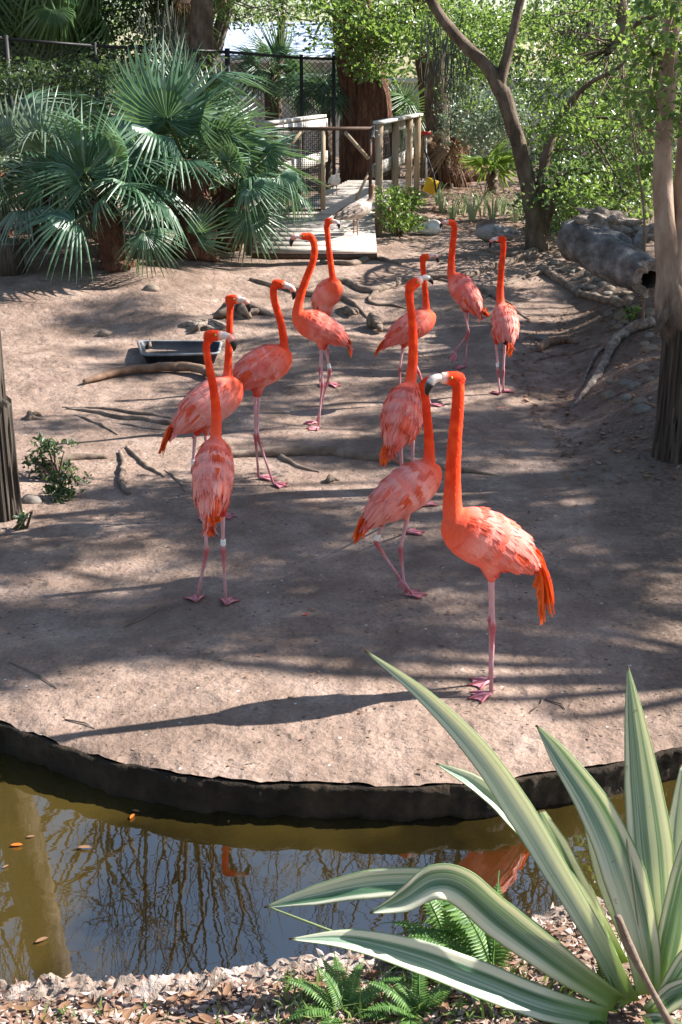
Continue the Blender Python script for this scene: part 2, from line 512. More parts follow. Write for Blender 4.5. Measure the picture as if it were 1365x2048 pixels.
M['bark_grey'] = mat_noise('grey_bark', (0.07, 0.06, 0.05), (0.15, 0.13, 0.11), 8, 0.92, 25, 0.8, 0.02, (1, 1, 0.4), (0.24, 0.21, 0.18))
M['root'] = mat_noise('root_wood', (0.075, 0.052, 0.038), (0.165, 0.12, 0.09), 10, 0.9, 30, 0.8, 0.01, c3=(0.27, 0.21, 0.165))
M['driftwood'] = mat_noise('bleached_wood', (0.09, 0.065, 0.048), (0.26, 0.205, 0.165), 9, 0.9, 24, 1.0, 0.03, (1.6, 1.6, 1.6), (0.46, 0.39, 0.33))
M['log_grey'] = mat_noise('grey_log_bark', (0.035, 0.029, 0.025), (0.15, 0.132, 0.118), 5, 0.9, 22, 1.0, 0.04, (1.6, 0.7, 1.6), (0.36, 0.33, 0.30))
M['log_end'] = mat_noise('dark_log_end', (0.04, 0.03, 0.022), (0.10, 0.075, 0.058), 9, 0.95, 30, 0.8, 0.02)
M['branch_brown'] = mat_noise('fallen_branch_bark', (0.09, 0.05, 0.03), (0.19, 0.115, 0.075), 9, 0.9, 30, 0.6, 0.01, c3=(0.28, 0.18, 0.125))
M['post'] = mat_wood('weathered_piling', (0.025, 0.02, 0.016), (0.075, 0.06, 0.047), (0.155, 0.127, 0.10), 0.9, (38, 38, 2.0), 0.9)
M['post_dark'] = mat_wood('dark_piling', (0.03, 0.023, 0.018), (0.08, 0.06, 0.046), (0.15, 0.115, 0.09), 0.9, (38, 38, 2.0), 0.9)
M['lumber'] = mat_wood('deck_lumber', (0.30, 0.21, 0.13), (0.42, 0.32, 0.22), (0.52, 0.42, 0.31), 0.8, (26, 26, 2), 0.3)
M['lumber_pale'] = mat_wood('bleached_rail', (0.42, 0.38, 0.33), (0.55, 0.51, 0.46), (0.66, 0.62, 0.57), 0.8, (20, 20, 2), 0.25)
M['plank'] = mat_wood('walkway_plank', (0.36, 0.31, 0.27), (0.48, 0.43, 0.38), (0.58, 0.53, 0.48), 0.85, (14, 14, 14), 0.3)
M['rust'] = mat_noise('rusty_steel', (0.07, 0.04, 0.028), (0.13, 0.075, 0.05), 14, 0.7, 60, 0.3, 0.003)
M['black_metal'] = mat_noise('black_coated_steel', (0.012, 0.012, 0.013), (0.022, 0.022, 0.023), 9, 0.5, 40, 0.1)
M['wire'] = mat_noise('dark_wire', (0.03, 0.028, 0.026), (0.06, 0.055, 0.05), 9, 0.6, 40, 0.1)
M['tub'] = mat_noise('black_plastic', (0.012, 0.014, 0.018), (0.03, 0.033, 0.04), 6, 0.42, 60, 0.15, 0.002)
M['tubrim'] = mat_noise('scuffed_grey_rim', (0.12, 0.13, 0.14), (0.26, 0.27, 0.29), 12, 0.5, 50, 0.2, 0.002)
M['stone'] = mat_noise('river_stone', (0.11, 0.083, 0.06), (0.19, 0.15, 0.115), 7, 0.9, 30, 0.5, 0.006, c3=(0.29, 0.235, 0.185))
M['stone_grey'] = mat_noise('grey_stone', (0.09, 0.078, 0.066), (0.16, 0.14, 0.12), 7, 0.9, 30, 0.5, 0.006, c3=(0.25, 0.225, 0.195))
M['chip'] = mat_leaf('wood_chip', (0.15, 0.075, 0.048), (0.34, 0.235, 0.185), (0.58, 0.49, 0.44), 0.05, (0.3, 0.15, 0.05), 0.8, 0.15)
M['deadleaf'] = mat_leaf('dead_leaf', (0.10, 0.055, 0.032), (0.22, 0.115, 0.06), (0.36, 0.235, 0.15), 0.15, (0.4, 0.15, 0.03), 0.6, 0.3)
M['orangeleaf'] = mat_leaf('orange_leaf', (0.55, 0.11, 0.02), (0.6, 0.14, 0.02), (0.65, 0.16, 0.03), 0.2, (0.7, 0.2, 0.03), 0.5, 0.3)
M['leaf_oak'] = mat_leaf('oak_leaf', (0.028, 0.07, 0.022), (0.08, 0.16, 0.04), (0.17, 0.27, 0.075), 0.5, (0.30, 0.43, 0.07), 0.33, 0.55)
M['leaf_mid'] = mat_leaf('shrub_leaf', (0.025, 0.055, 0.024), (0.065, 0.125, 0.045), (0.15, 0.22, 0.10), 0.42, (0.25, 0.37, 0.08), 0.34, 0.55)
M['leaf_dark'] = mat_leaf('dark_leaf', (0.018, 0.038, 0.018), (0.035, 0.065, 0.028), (0.06, 0.10, 0.04), 0.35, (0.14, 0.22, 0.05), 0.45, 0.4)
M['leaf_silver'] = mat_leaf('silvery_leaf', (0.10, 0.15, 0.10), (0.17, 0.23, 0.16), (0.26, 0.32, 0.24), 0.3, (0.25, 0.33, 0.15), 0.4, 0.5)
M['leaf_lily'] = mat_leaf('pale_strap_leaf', (0.2, 0.28, 0.12), (0.42, 0.48, 0.30), (0.66, 0.68, 0.52), 0.35, (0.40, 0.5, 0.16), 0.35, 0.5)
M['leaf_bright'] = mat_leaf('bright_shrub_leaf', (0.07, 0.15, 0.025), (0.13, 0.23, 0.045), (0.2, 0.32, 0.07), 0.4, (0.34, 0.45, 0.07), 0.4, 0.45)
M['palm'] = mat_leaf('fan_palm_blade', (0.03, 0.085, 0.04), (0.085, 0.175, 0.095), (0.22, 0.31, 0.215), 0.22, (0.22, 0.36, 0.10), 0.42, 0.6)
M['palm_green'] = mat_leaf('green_palm_blade', (0.04, 0.095, 0.03), (0.08, 0.15, 0.05), (0.13, 0.21, 0.075), 0.25, (0.25, 0.38, 0.08), 0.4, 0.5)
M['palm_dry'] = mat_leaf('dry_palm_blade', (0.19, 0.12, 0.07), (0.3, 0.21, 0.14), (0.42, 0.32, 0.23), 0.15, (0.4, 0.25, 0.1), 0.7, 0.2)
M['petiole'] = mat_noise('palm_stalk', (0.10, 0.14, 0.06), (0.19, 0.22, 0.10), 8, 0.6, 30, 0.2)
M['fern'] = mat_leaf('fern_pinna', (0.045, 0.12, 0.025), (0.09, 0.19, 0.04), (0.16, 0.28, 0.07), 0.35, (0.3, 0.42, 0.07), 0.45, 0.4)
M['grass'] = mat_leaf('grass_blade', (0.06, 0.12, 0.025), (0.11, 0.18, 0.045), (0.2, 0.25, 0.08), 0.3, (0.25, 0.35, 0.06), 0.5, 0.3)
M['sword'] = mat_variegated()
M['roof'] = mat_noise('pale_blue_roof', (0.34, 0.40, 0.52), (0.42, 0.48, 0.60), 2, 0.5, 12, 0.1)
M['wall'] = mat_noise('off_white_wall', (0.48, 0.47, 0.46), (0.58, 0.57, 0.55), 3, 0.85, 20, 0.1)
M['white_trim'] = mat_noise('white_trim', (0.70, 0.70, 0.69), (0.78, 0.78, 0.77), 3, 0.7, 20, 0.1)
M['yellow'] = mat_noise('yellow_plastic', (0.62, 0.38, 0.02), (0.7, 0.45, 0.03), 6, 0.45, 20, 0.1)
M['red'] = mat_noise('red_plastic', (0.45, 0.03, 0.03), (0.55, 0.05, 0.04), 6, 0.45, 20, 0.1)
M['steel'] = mat_noise('grey_pole', (0.25, 0.25, 0.26), (0.34, 0.34, 0.35), 6, 0.4, 20, 0.1)
M['petal'] = mat_noise('fallen_pink_feather', (0.5, 0.14, 0.12), (0.62, 0.28, 0.25), 30, 0.7, 60, 0.2)
M['moss'] = mat_leaf('hanging_moss', (0.10, 0.11, 0.085), (0.16, 0.17, 0.13), (0.22, 0.23, 0.18), 0.2, (0.2, 0.2, 0.12), 0.8, 0.1)
# ================================================================== THE SETTING
WATER_Z = -0.16
EDGE_PX = [(0, 1441), (60, 1462), (130, 1490), (230, 1520), (320, 1543), (440, 1559), (600, 1564), (800, 1566), (920, 1568),
           (1000, 1560), (1100, 1548), (1180, 1536), (1280, 1512), (1365, 1486)]
EP = [P(x, y, 0.0) for x, y in EDGE_PX]
_cf = np.polyfit([p.x for p in EP], [p.y for p in EP], 4)
_ex = np.linspace(EP[0].x, EP[-1].x, 60); _ey = np.interp(_ex, [p.x for p in EP], [p.y for p in EP])
_ey = np.convolve(np.pad(_ey, 3, mode='edge'), np.ones(7) / 7, 'valid') * .6 + np.polyval(_cf, _ex) * .4
_xl, _xr = EP[0].x, EP[-1].x
def y_edge(x):
    xc = min(max(x, _xl), _xr)
    y = float(np.interp(xc, _ex, _ey)) + 0.02
    if x < _xl: d = _xl - x; y += 0.34 * d + 0.16 * d * d
    if x > _xr: d = x - _xr; y += 0.30 * d + 0.14 * d * d
    return min(y, 9.5) + 0.022 * n3(x, 0, 2.2, 3.1) + 0.016 * n3(x, 0, 7.7, 11) + 0.008 * n3(x, 0, 4.7, 37)

# ground: one sheet from the pond rim to the horizon
xs = np.unique(np.concatenate([np.linspace(-60, -8, 16), np.linspace(-8, -3.2, 24), np.linspace(-3.2, 3.6, 250), np.linspace(3.6, 8, 24), np.linspace(8, 60, 16)]))
js = np.linspace(0, 1, 240)
gv = []
for x in xs:
    y0 = y_edge(x)
    for j in js:
        y = y0 + (110 - y0) * (0.12 * j + 0.88 * j ** 4.2)
        e = (y - y0)
        z = gz(x, y) * smooth(e / 0.5) - (0.006 + 0.030 * max(0, n3(x, 0, 3.9, 6)) + .012 * max(0, n3(x, 0, 1.9, 19))) * (1 - smooth(e / (0.06 + .05 * abs(n3(x, 0, 8.8, 4)))))
        gv.append((x, y, z))
nx, ny = len(xs), len(js)
ii, jj = np.meshgrid(np.arange(nx - 1), np.arange(ny - 1), indexing='ij')
a = (ii * ny + jj).ravel()
gf = np.stack([a, a + ny, a + ny + 1, a + 1], 1)
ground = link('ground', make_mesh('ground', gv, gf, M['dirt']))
ground['kind'] = 'structure'

# concrete retaining wall under the rim of the island
wb = MB()
wx = np.linspace(-4, 4, 700)
prof = [(-0.006, 0.0), (-0.02, 0.012), (-0.035, 0.013), (-0.05, 0.012), (-0.075, 0.009), (-0.10, 0.006), (-0.13, 0.004), (-0.16, 0.002), (-0.3, 0.0), (-0.7, 0.0)]
vs = []
for x in wx:
    y0 = y_edge(x)
    for k, (z, o) in enumerate(prof):
        q = 0.022 * n3(x, z * 3, 3.3, 7) + 0.016 * n3(x, z * 4, 1.3, 21) + .006 * n3(x, z, 5.3, 55)
        vs.append((x, y0 - o + (q if k else 0.004) - (0.006 if k else 0), z - (0.012 if k == 0 else 0)))
fs = []
m = len(prof)
for i in range(len(wx) - 1):
    for k in range(m - 1):
        b = i * m + k
        fs.append((b, b + 1, b + m + 1, b + m))
wb.add(vs, fs)
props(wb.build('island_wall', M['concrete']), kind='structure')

# pond
xs2 = np.linspace(-14, 14, 60); ys2 = np.linspace(1.2, 16, 60)
wv = [(x, y, WATER_Z) for x in xs2 for y in ys2]
ii, jj = np.meshgrid(np.arange(59), np.arange(59), indexing='ij')
a = (ii * 60 + jj).ravel()
water = link('water', make_mesh('water', wv, np.stack([a, a + 60, a + 61, a + 1], 1), M['water']))
water['kind'] = 'structure'

# near bank
BANK_PX = [(0, 1957), (130, 1952), (300, 1944), (400, 1951), (500, 1926), (620, 1914), (740, 1897), (850, 1872), (1000, 1834), (1120, 1802), (1365, 1758)]
BP = [P(x, y, -0.03) for x, y in BANK_PX]
_bf = np.polyfit([p.x for p in BP], [p.y for p in BP], 3)
def y_bank(x):
    xc = min(max(x, BP[0].x - 0.3), BP[-1].x + 0.3)
    y = float(np.polyval(_bf, xc)) + (x - xc) * 0.2
    return y + 0.022 * n3(x, 0, 4.4, 7) + 0.012 * n3(x, 0, 8.8, 21)
def bz(x, y):
    d = y_bank(x) - y
    z = -0.03 + 0.05 * smooth(d / 0.5) + 0.02 * n3(x, y, 0.3, 3) * smooth(d / 0.2) + 0.012 * n3(x, y, 6.1, 11)
    return z
bxs = np.linspace(-5, 5, 300)
bjs = np.linspace(0, 1, 70)
bv = []
for x in bxs:
    y1 = y_bank(x)
    for j in bjs:
        y = y1 - 0.10 - (y1 + 3) * j ** 2.2
        bv.append((x, y, bz(x, y) - (0.01 if j == 0 else 0)))
ii, jj = np.meshgrid(np.arange(299), np.arange(69), indexing='ij')
a = (ii * 70 + jj).ravel()
bank = link('near_bank', make_mesh('near_bank', bv, np.stack([a, a + 1, a + 71, a + 70], 1), M['bankdirt']))
bank['kind'] = 'structure'
# rough concrete lip between the near bank and the water
lb = MB()
lip = [(0.0, -0.6), (0.012, -0.2), (0.012, -0.09), (0.006, -0.06), (-0.004, -0.045), (-0.02, -0.034), (-0.035, -0.029), (-0.05, -0.027), (-0.065, -0.026), (-0.08, -0.026), (-0.095, -0.028), (-0.11, -0.034), (-0.125, -0.045), (-0.14, -0.09)]
vs = []
lx = np.linspace(-3, 3, 1100)
for x in lx:
    y1 = y_bank(x)
    for k, (o, z) in enumerate(lip):
        q = 0.016 * n3(x, o * 2, 9.3, 9) + 0.016 * n3(x, o + z, 2.3 + z, 24) + 0.009 * n3(x, o + z, 6.3, 60) + 0.004 * n3(x, o + z, 1.3, 130)
        w = 1 + 0.4 * n3(x, 0, 5.5, 3)
        vs.append((x, y1 + o * w + q * 0.8, z + (q * 1.2 + 0.014 * n3(x, o, 1.0, 5) if k > 1 else 0) + 0.012))
m = len(lip)
fs = [(i * m + k, i * m + k + 1, (i + 1) * m + k + 1, (i + 1) * m + k) for i in range(len(lx) - 1) for k in range(m - 1)]
lb.add(vs, fs)
props(lb.build('bank_kerb', M['limestone']), kind='structure')
# ================================================================== FLAMINGOS
C_NECK = np.array((0.80, 0.046, 0.011)); C_ORANGE = np.array((0.84, 0.085, 0.016)); C_RED = np.array((0.62, 0.045, 0.025))
C_PINK = np.array((0.82, 0.13, 0.09)); C_PALE = np.array((0.89, 0.38, 0.32)); C_LEG = np.array((0.58, 0.31, 0.32))
C_JOINT = np.array((0.42, 0.10, 0.11)); C_FACE = np.array((0.80, 0.62, 0.55)); C_BLACK = np.array((0.012, 0.012, 0.013))

def remeshed(mb, voxel, it=5):
    me = make_mesh('tmp', mb.v, mb.f)
    o = link('tmp', me)
    r = o.modifiers.new('r', 'REMESH'); r.mode = 'VOXEL'; r.voxel_size = voxel
    s = o.modifiers.new('s', 'SMOOTH'); s.iterations = it; s.factor = 0.5
    dg = bpy.context.evaluated_depsgraph_get()
    ev = o.evaluated_get(dg)
    m2 = bpy.data.meshes.new_from_object(ev)
    v = np.empty(len(m2.vertices) * 3, dtype=np.float32); m2.vertices.foreach_get('co', v)
    n = np.empty(len(m2.vertices) * 3, dtype=np.float32); m2.vertices.foreach_get('normal', n)
    f = [tuple(p.vertices) for p in m2.polygons]
    bpy.data.objects.remove(o); bpy.data.meshes.remove(me); bpy.data.meshes.remove(m2)
    return v.reshape(-1, 3), n.reshape(-1, 3), f

def feather(mb, p, d, n, L, W, col, lift=0.0, droop=0.0, segs=3, tipcol=None, fold=0.15):
    """one vane: pointed blade with a raised midrib"""
    d = Vector(d).normalized(); n = Vector(n); n = (n - d * n.dot(d)).normalized()
    s = d.cross(n)
    vs, fs, cs = [], [], []
    prof = {3: [0.55, 1.0, 0.8, 0.06], 4: [0.5, 0.95, 1.0, 0.72, 0.05], 5: [0.5, 0.9, 1.0, 0.9, 0.6, 0.04]}[segs]
    for i in range(segs + 1):
        t = i / segs
        c = Vector(p) + d * (L * t) + n * (lift * t - droop * t * t)
        w = W * prof[i] / 2
        vs += [c - s * w, c + n * (W * fold), c + s * w]
        cc = np.array(col) if tipcol is None else np.array(col) * (1 - t) + np.array(tipcol) * t
        cs += [tuple(cc)] * 3
    for i in range(segs):
        b = i * 3
        fs += [(b, b + 1, b + 4, b + 3), (b + 1, b + 2, b + 5, b + 4)]
    mb.add(vs, fs, cs)

def plume(name, parent, pts, W, col, tip, side, mat):
    """long curved tail or wing quill along a path"""
    path = catmull(pts, 5)
    m = MB(); fr = frames(path, Vector((0, 0, 1)))
    n = len(path); vs, fs, cs = [], [], []
    for i, (p, (t, s, u)) in enumerate(zip(path, fr)):
        k = i / (n - 1)
        w = W * (0.55 + 0.6 * k if k < 0.5 else 0.85 * (1 - ((k - 0.5) / 0.5) ** 2.2) + 0.05) / 2
        sv = side - t * side.dot(t); sv.normalize(); nv = sv.cross(t)
        vs += [p - sv * w, p + nv * W * 0.12, p + sv * w]
        c = np.array(col) * (1 - k) + np.array(tip) * k
        cs += [tuple(c)] * 3
    for i in range(n - 1):
        b = i * 3
        fs += [(b, b + 1, b + 4, b + 3), (b + 1, b + 2, b + 5, b + 4)]
    m.add(vs, fs, cs)
    return m.build(name, mat, parent, use_col=True)

def seg_dist(P_, A, B):
    ab = B - A; t = np.clip(((P_ - A) @ ab) / max(1e-9, ab @ ab), 0, 1)
    return np.linalg.norm(P_ - (A + t[:, None] * ab), axis=1), t

def flamingo(sp):
    rs = np.random.default_rng(sp['seed'])
    feet = [G(*f['foot']) if not f.get('up') else None for f in sp['legs']]
    gr = [f for f in feet if f is not None]
    base = sum(gr, Vector()) / len(gr)
    Yb = sp.get('y', base.y)
    mp = (Vector((0, Yb, 0.7)) - EYE).dot(Vector((0, CP, -SP))) / FPX
    base = Vector((base.x, Yb, gz(base.x, Yb)))
    root = thing('flamingo', base, sp['label'], 'flamingo', 'flamingos standing on the dirt island')
    q = lambda px, py, dy=0.0: Q(px, py, Yb + dy)
    # ---- trunk of the body
    fx, fy = sp['fwd']; k = math.hypot(fx, fy); fx, fy = fx / k, fy / k
    ti = R(sp['tilt'])
    A = Vector((fx * math.cos(ti), fy * math.cos(ti), math.sin(ti)))
    S = A.cross(Vector((0, 0, 1))).normalized()
    U = S.cross(A).normalized()
    c = q(*sp['c'])
    L, hb, hw = sp['L'], sp['hb'], sp['hw']
    prof = [(-1.0, .10, .10), (-.86, .34, .36), (-.6, .70, .68), (-.3, .94, .92), (0, 1.03, 1.0), (.3, 1.03, .98), (.55, .93, .86), (.75, .74, .68), (.9, .46, .44), (1.0, .12, .12)]
    mb = MB()
    def ring(o, pts, n=20):
        vs, fs = [], []
        for (cc, a, b, e1, e2) in pts:
            for i in range(n):
                an = 2 * math.pi * i / n
                vs.append(cc + e1 * (a * math.cos(an)) + e2 * (b * math.sin(an)))
        for j in range(len(pts) - 1):
            for i in range(n):
                x, y = j * n + i, j * n + (i + 1) % n
                fs.append((x, y, y + n, x + n))
        fs.append(tuple(range(n - 1, -1, -1))); fs.append(tuple((len(pts) - 1) * n + i for i in range(n)))
        o.add(vs, fs)
    ring(mb, [(c + A * (s * L) + U * (hb * 0.10 * math.sin((s + 1) * 1.2)) , hw * w, hb * h, S, U) for s, h, w in prof])
    # ---- neck and head
    nk = sp['neck']                                    # (px, py, radius px[, dy])
    dyb = A.y * L * 0.62
    npts = [c + A * (0.50 * L) + U * (hb * 0.1)]; nr = [nk[0][2] * mp * 1.25]
    for e in nk:
        npts.append(q(e[0], e[1], (e[3] if len(e) > 3 else 0.0) + dyb)); nr.append(e[2] * mp * (0.80 if e is nk[0] else 0.69))
    hx, hy = sp['head']; hdy = sp.get('hdy', 0.0) + dyb
    hc = q(hx, hy, hdy)
    hd = Vector((sp['look'][0], sp['look'][1], sp['look'][2])).normalized()
    hs = hd.cross(Vector((0, 0, 1))).normalized(); hu = hs.cross(hd).normalized()
    hl = sp.get('hl', 1.0)
    npts += [hc - hd * (.016 * hl) - hu * (.002 * hl), hc + hd * (.012 * hl)]; nr += [.0225 * hl, .020 * hl]
    neck = catmull(npts, 6); rad = interp(nr, len(neck))
    tube(mb, neck, rad, 14)
    hh = [(-.046, .008, .008), (-.038, .022, .023), (-.02, .0245, .027), (0, .026, .0295), (.02, .023, .0275), (.038, .019, .024), (.052, .017, .021), (.058, .011, .012)]
    ring(mb, [(hc + hd * (a * hl), w * hl, h * hl, hs, hu) for a, w, h in hh], 16)
    # ---- thighs, rooted in the belly
    legs = sp['legs']
    for f in legs:
        hip = q(f['hip'][0], f['hip'][1], f.get('hdy', 0.0)); f['hp'] = hip
        up = c + A * (-0.08 * L) + S * (S.dot(hip - c) * 0.9) - U * (0.35 * hb)
        tube(mb, [up, up.lerp(hip, 0.55), hip], [0.052, 0.036, 0.0125], 12)
    vox = sp.get('vox', 0.0065)
    V, Nn, F = remeshed(mb, vox, 5)
    # ---- colours of skin and down
    cn = np.array(c); An, Un, Sn = np.array(A), np.array(U), np.array(S)
    rel = V - cn
    s_ = rel @ An / L; u_ = rel @ Un / hb; w_ = rel @ Sn / hw
    NP = np.array([tuple(p) for p in neck]); dmin = np.full(len(V), 9.0); tpar = np.zeros(len(V))
    for i in range(len(NP) - 1):
        d, t = seg_dist(V, NP[i], NP[i + 1]); mk = d < dmin
        dmin[mk] = d[mk]; tpar[mk] = (i + t[mk]) / (len(NP) - 1)
    rr = np.interp(tpar, np.linspace(0, 1, len(rad)), rad)
    isneck = (dmin < rr * 1.5) & (tpar > 0.16)
    nz = np.array([mnoise.noise(Vector(tuple(v)) * 9 + Vector((sp['seed'], 0, 0))) for v in V])
    nz2 = np.array([mnoise.noise(Vector(tuple(v)) * 28 + Vector((0, sp['seed'], 0))) for v in V])
    pale = sp.get('pale', 0.5)
    bc = C_PINK[None] * (1 - np.clip(pale + nz * 0.7, 0, 1))[:, None] + C_PALE[None] * np.clip(pale + nz * 0.7, 0, 1)[:, None]
    kr = np.clip((s_ - 0.35) / 0.5, 0, 1)[:, None]                     # breast runs into the neck colour
    bc = bc * (1 - kr) + (0.55 * C_ORANGE + 0.45 * C_PINK)[None] * kr
    ku = (np.clip((-u_ - 0.3) / 0.4, 0, 1) * np.clip((-s_ - 0.1) / 0.4, 0, 1))[:, None]
    bc = bc * (1 - ku) + C_RED[None] * ku                              # red under the tail
    nf = np.where(isneck, np.clip((tpar - 0.16) / 0.14, 0, 1), 0)[:, None]
    nc = C_NECK[None] * (1 + 0.25 * nz2[:, None]) + np.clip(nz2[:, None], 0, 1) * np.array((0, .05, .01))[None]
    col = bc * (1 - nf) + nc * nf
    dh = (V - np.array(hc)) @ np.array(hd) / hl; dist = np.linalg.norm(V - np.array(hc), axis=1) / hl
    hm = (dist < 0.075)
    col[hm] = nc[hm]
    kf = (np.clip((dh - 0.024) / 0.018, 0, 1) * (dist < 0.085))[:, None] * 0.8
    col = col * (1 - kf) + C_FACE[None] * kf
    # legs: thin tubes that leave the thighs, ankle joints, webbed feet
    b = MB(); b.add([tuple(v) for v in V], F, [tuple(x) for x in col])
    mpp_ = mp
    for f, ft in zip(legs, feet):
        hip = f['hp']; an = q(f['ankle'][0], f['ankle'][1], f.get('ady', 0.0))
        fo = ft if ft is not None else q(f['foot'][0], f['foot'][1], f.get('fdy', 0.0))
        fo = fo + Vector((0, 0, 0.012)) if ft is not None else fo
        top = c + A * (-0.08 * L) + S * (S.dot(hip - c) * 0.9) - U * (0.35 * hb)
        st = hip.lerp(top, 0.28)
        j = (hip - an).normalized() * 0.028; j2 = (fo - an).normalized() * 0.034
        pts = [st, hip, hip.lerp(an, 0.5), an + j, an + j * 0.1 + j2 * 0.1, an + j2, an.lerp(fo, 0.5), fo]
        rads = [0.014, 0.0125, 0.0088, 0.0095, 0.0145, 0.0098, 0.0076, 0.0088]
        lc = [tuple(C_PINK * 0.9), tuple(C_LEG), tuple(C_LEG), tuple(C_LEG), tuple(C_JOINT), tuple(C_JOINT * 1.1), tuple(C_LEG * 0.95), tuple(C_LEG * np.array((1, .8, .85)))]
        tube(b, pts, rads, 9, lc)
        f['an'], f['fo'] = an, fo
        # foot
        fd = Vector((f.get('dir', sp['fwd'])[0], f.get('dir', sp['fwd'])[1], 0)).normalized()
        if ft is None: fd = (fd * 0.45 + Vector((0, 0, -1))).normalized(); upv = (Vector((f.get('dir', sp['fwd'])[0], f.get('dir', sp['fwd'])[1], 0.3))).normalized()
        else: upv = Vector((0, 0, 1))
        sd = fd.cross(upv).normalized()
        fw = f.get('size', 1.0)
        tips = [fo + (fd * math.cos(g) + sd * math.sin(g)) * (l * fw) for g, l in ((-0.62, .088), (0.0, .105), (0.62, .088))]
        if ft is not None:
            for tp in tips: tp.z = gz(tp.x, tp.y) + 0.007
        col_f = tuple(C_LEG * np.array((0.95, .72, .8)))
        for tp in tips:
            mid = fo.lerp(tp, 0.5) + upv * 0.007
            tube(b, [fo, mid, tp, tp + (tp - fo).normalized() * 0.012], [0.009, 0.0065, 0.005, 0.0015], 6, [col_f, col_f, tuple(C_JOINT * 0.8), (0.03, 0.02, 0.02)])
        for g in (0, 1):
            t0, t1 = tips[g], tips[g + 1]
            e = (t0 + t1) / 2; e = fo.lerp(e, 0.86)
            w0 = [fo + upv * 0.006, fo.lerp(t0, .5) + upv * .006, t0.lerp(fo, .06), e, t1.lerp(fo, .06), fo.lerp(t1, .5) + upv * .006]
            w1 = [p - upv * 0.004 for p in w0]
            fcs = [(0, 1, 2, 3), (0, 3, 4, 5)] + [(9, 8, 7, 6), (11, 10, 9, 6)]
            b.add(w0 + w1, fcs, tuple(C_LEG * np.array((0.9, .62, .7))))
        hk = fo - fd * 0.022 + upv * 0.012
        tube(b, [fo + upv * 0.02, hk], [0.006, 0.003], 5, col_f)
    body = b.build('body', M['bird'], root, use_col=True)
    # ---- bill, bent down in the middle
    bm_ = MB()
    down = (-hu * 0.9 + hd * 0.35).normalized()
    p0 = hc + hd * (0.050 * hl)
    bl = sp.get('bill', 1.0) * hl
    bp = [p0 - hd * 0.01 * bl, p0 + hd * (0.012 * bl), p0 + hd * (0.030 * bl) - hu * (0.006 * bl), p0 + hd * (0.044 * bl) - hu * (0.020 * bl), p0 + hd * (0.054 * bl) - hu * (0.042 * bl), p0 + hd * (0.056 * bl) - hu * (0.066 * bl), p0 + hd * (0.052 * bl) - hu * (0.080 * bl)]
    br = [0.017 * bl, 0.0195 * bl, 0.0205 * bl, 0.0215 * bl, 0.0185 * bl, 0.0115 * bl, 0.003 * bl]
    white, pink = (0.66, 0.55, 0.49), (0.70, 0.25, 0.19)
    bcol = [white, white, pink if sp.get('pinkbill', True) else white, pink if sp.get('pinkbill', True) else white, tuple(C_BLACK), tuple(C_BLACK), tuple(C_BLACK)]
    fr_path = []
    for i in range(len(bp) - 1):
        for t in (0.0, 0.5): fr_path.append((bp[i].lerp(bp[i + 1], t), br[i] * (1 - t) + br[i + 1] * t, bcol[i] if t < 0.5 or i != 3 else tuple(C_BLACK)))
    fr_path.append((bp[-1], br[-1], bcol[-1]))
    tube(bm_, [x[0] for x in fr_path], [x[1] for x in fr_path], 10, [x[2] for x in fr_path], flat=0.92)
    bm_.build('bill', M['bill'], root, use_col=True)
    for sg in (-1, 1):
        e = MB(); blob(e, hc + hd * (0.018 * hl) + hs * (sg * 0.0255 * hl) + hu * (0.007 * hl), (0.0062 * hl,) * 3, 1, 0, nu=8, nv=6)
        e.build('eye', M['eye'], root)
    # ---- plumage: overlapping vanes laid on the body, longest over the folded wings
    pm = MB()
    cnt = int(sp.get('nf', 700) * 4.2)
    body_mask = np.where((~isneck) & (s_ < 0.86) & (dist > 0.12) & (np.abs(u_) < 1.3) & (u_ > -0.95) & (s_ > -0.86))[0]
    order = body_mask[rs.integers(0, len(body_mask), cnt)]
    order = order[np.argsort(-s_[order])][::-1]
    og = sp.get('orange', 0.0)
    for i in order:
        p = Vector(tuple(V[i])); n = Vector(tuple(Nn[i]))
        s1, u1, w1 = s_[i], u_[i], w_[i]
        dvec = -A * 1.0 + Vector((0, 0, -0.45 if u1 < 0.75 else -0.1)) + S * (0.10 * rs.normal())
        dvec = dvec - n * dvec.dot(n)
        if dvec.length < 1e-3: continue
        if s_[i] < -0.6 and n.dot(A) < -0.75: continue
        wing = abs(w1) > 0.35 and u1 > -0.45 and s1 < 0.55
        back = u1 > 0.45
        ln = (0.062 + 0.055 * max(0, -s1 + 0.3)) * (1.25 if wing or back else 0.72) * rs.uniform(0.62, 1.0)
        if u1 < -0.5: ln *= 0.62
        wd = ln * rs.uniform(0.11, 0.16)
        # clumps of deep orange coverts among pale pink
        cz = mnoise.noise(Vector((s1 * 1.1 + sp['seed'] * 3.3, w1 * 3.6, u1 * 2.6 + s1 * .8)))
        cz2 = rs.normal() * 0.05
        pk = min(1, max(0, pale + .35 * max(0, u1 - .35) + 0.65 * mnoise.noise(Vector((w1 * 5.2, s1 * 1.3 + sp['seed'], u1 * 3.4 + s1))) + cz2))  # upper back paler: sun highlight put into the colour, besides paler scapulars
        pk *= .9; cc = C_PINK * (1 - pk) + C_PALE * pk
        ov = min(1, max(0, (cz + cz2 * 1.2 + og - 0.16) / 0.34)) if (wing or back) else 0
        cc = cc * (1 - ov) + (C_ORANGE * rs.uniform(0.85, 1.1)) * ov
        if s1 > 0.35:
            k2 = min(1, (s1 - 0.35) / 0.35); cc = cc * (1 - k2) + (C_ORANGE * 0.6 + C_PINK * 0.4) * k2
        if u1 < -0.45 and s1 < -0.15: cc = C_RED * 0.7 + C_PINK * 0.3
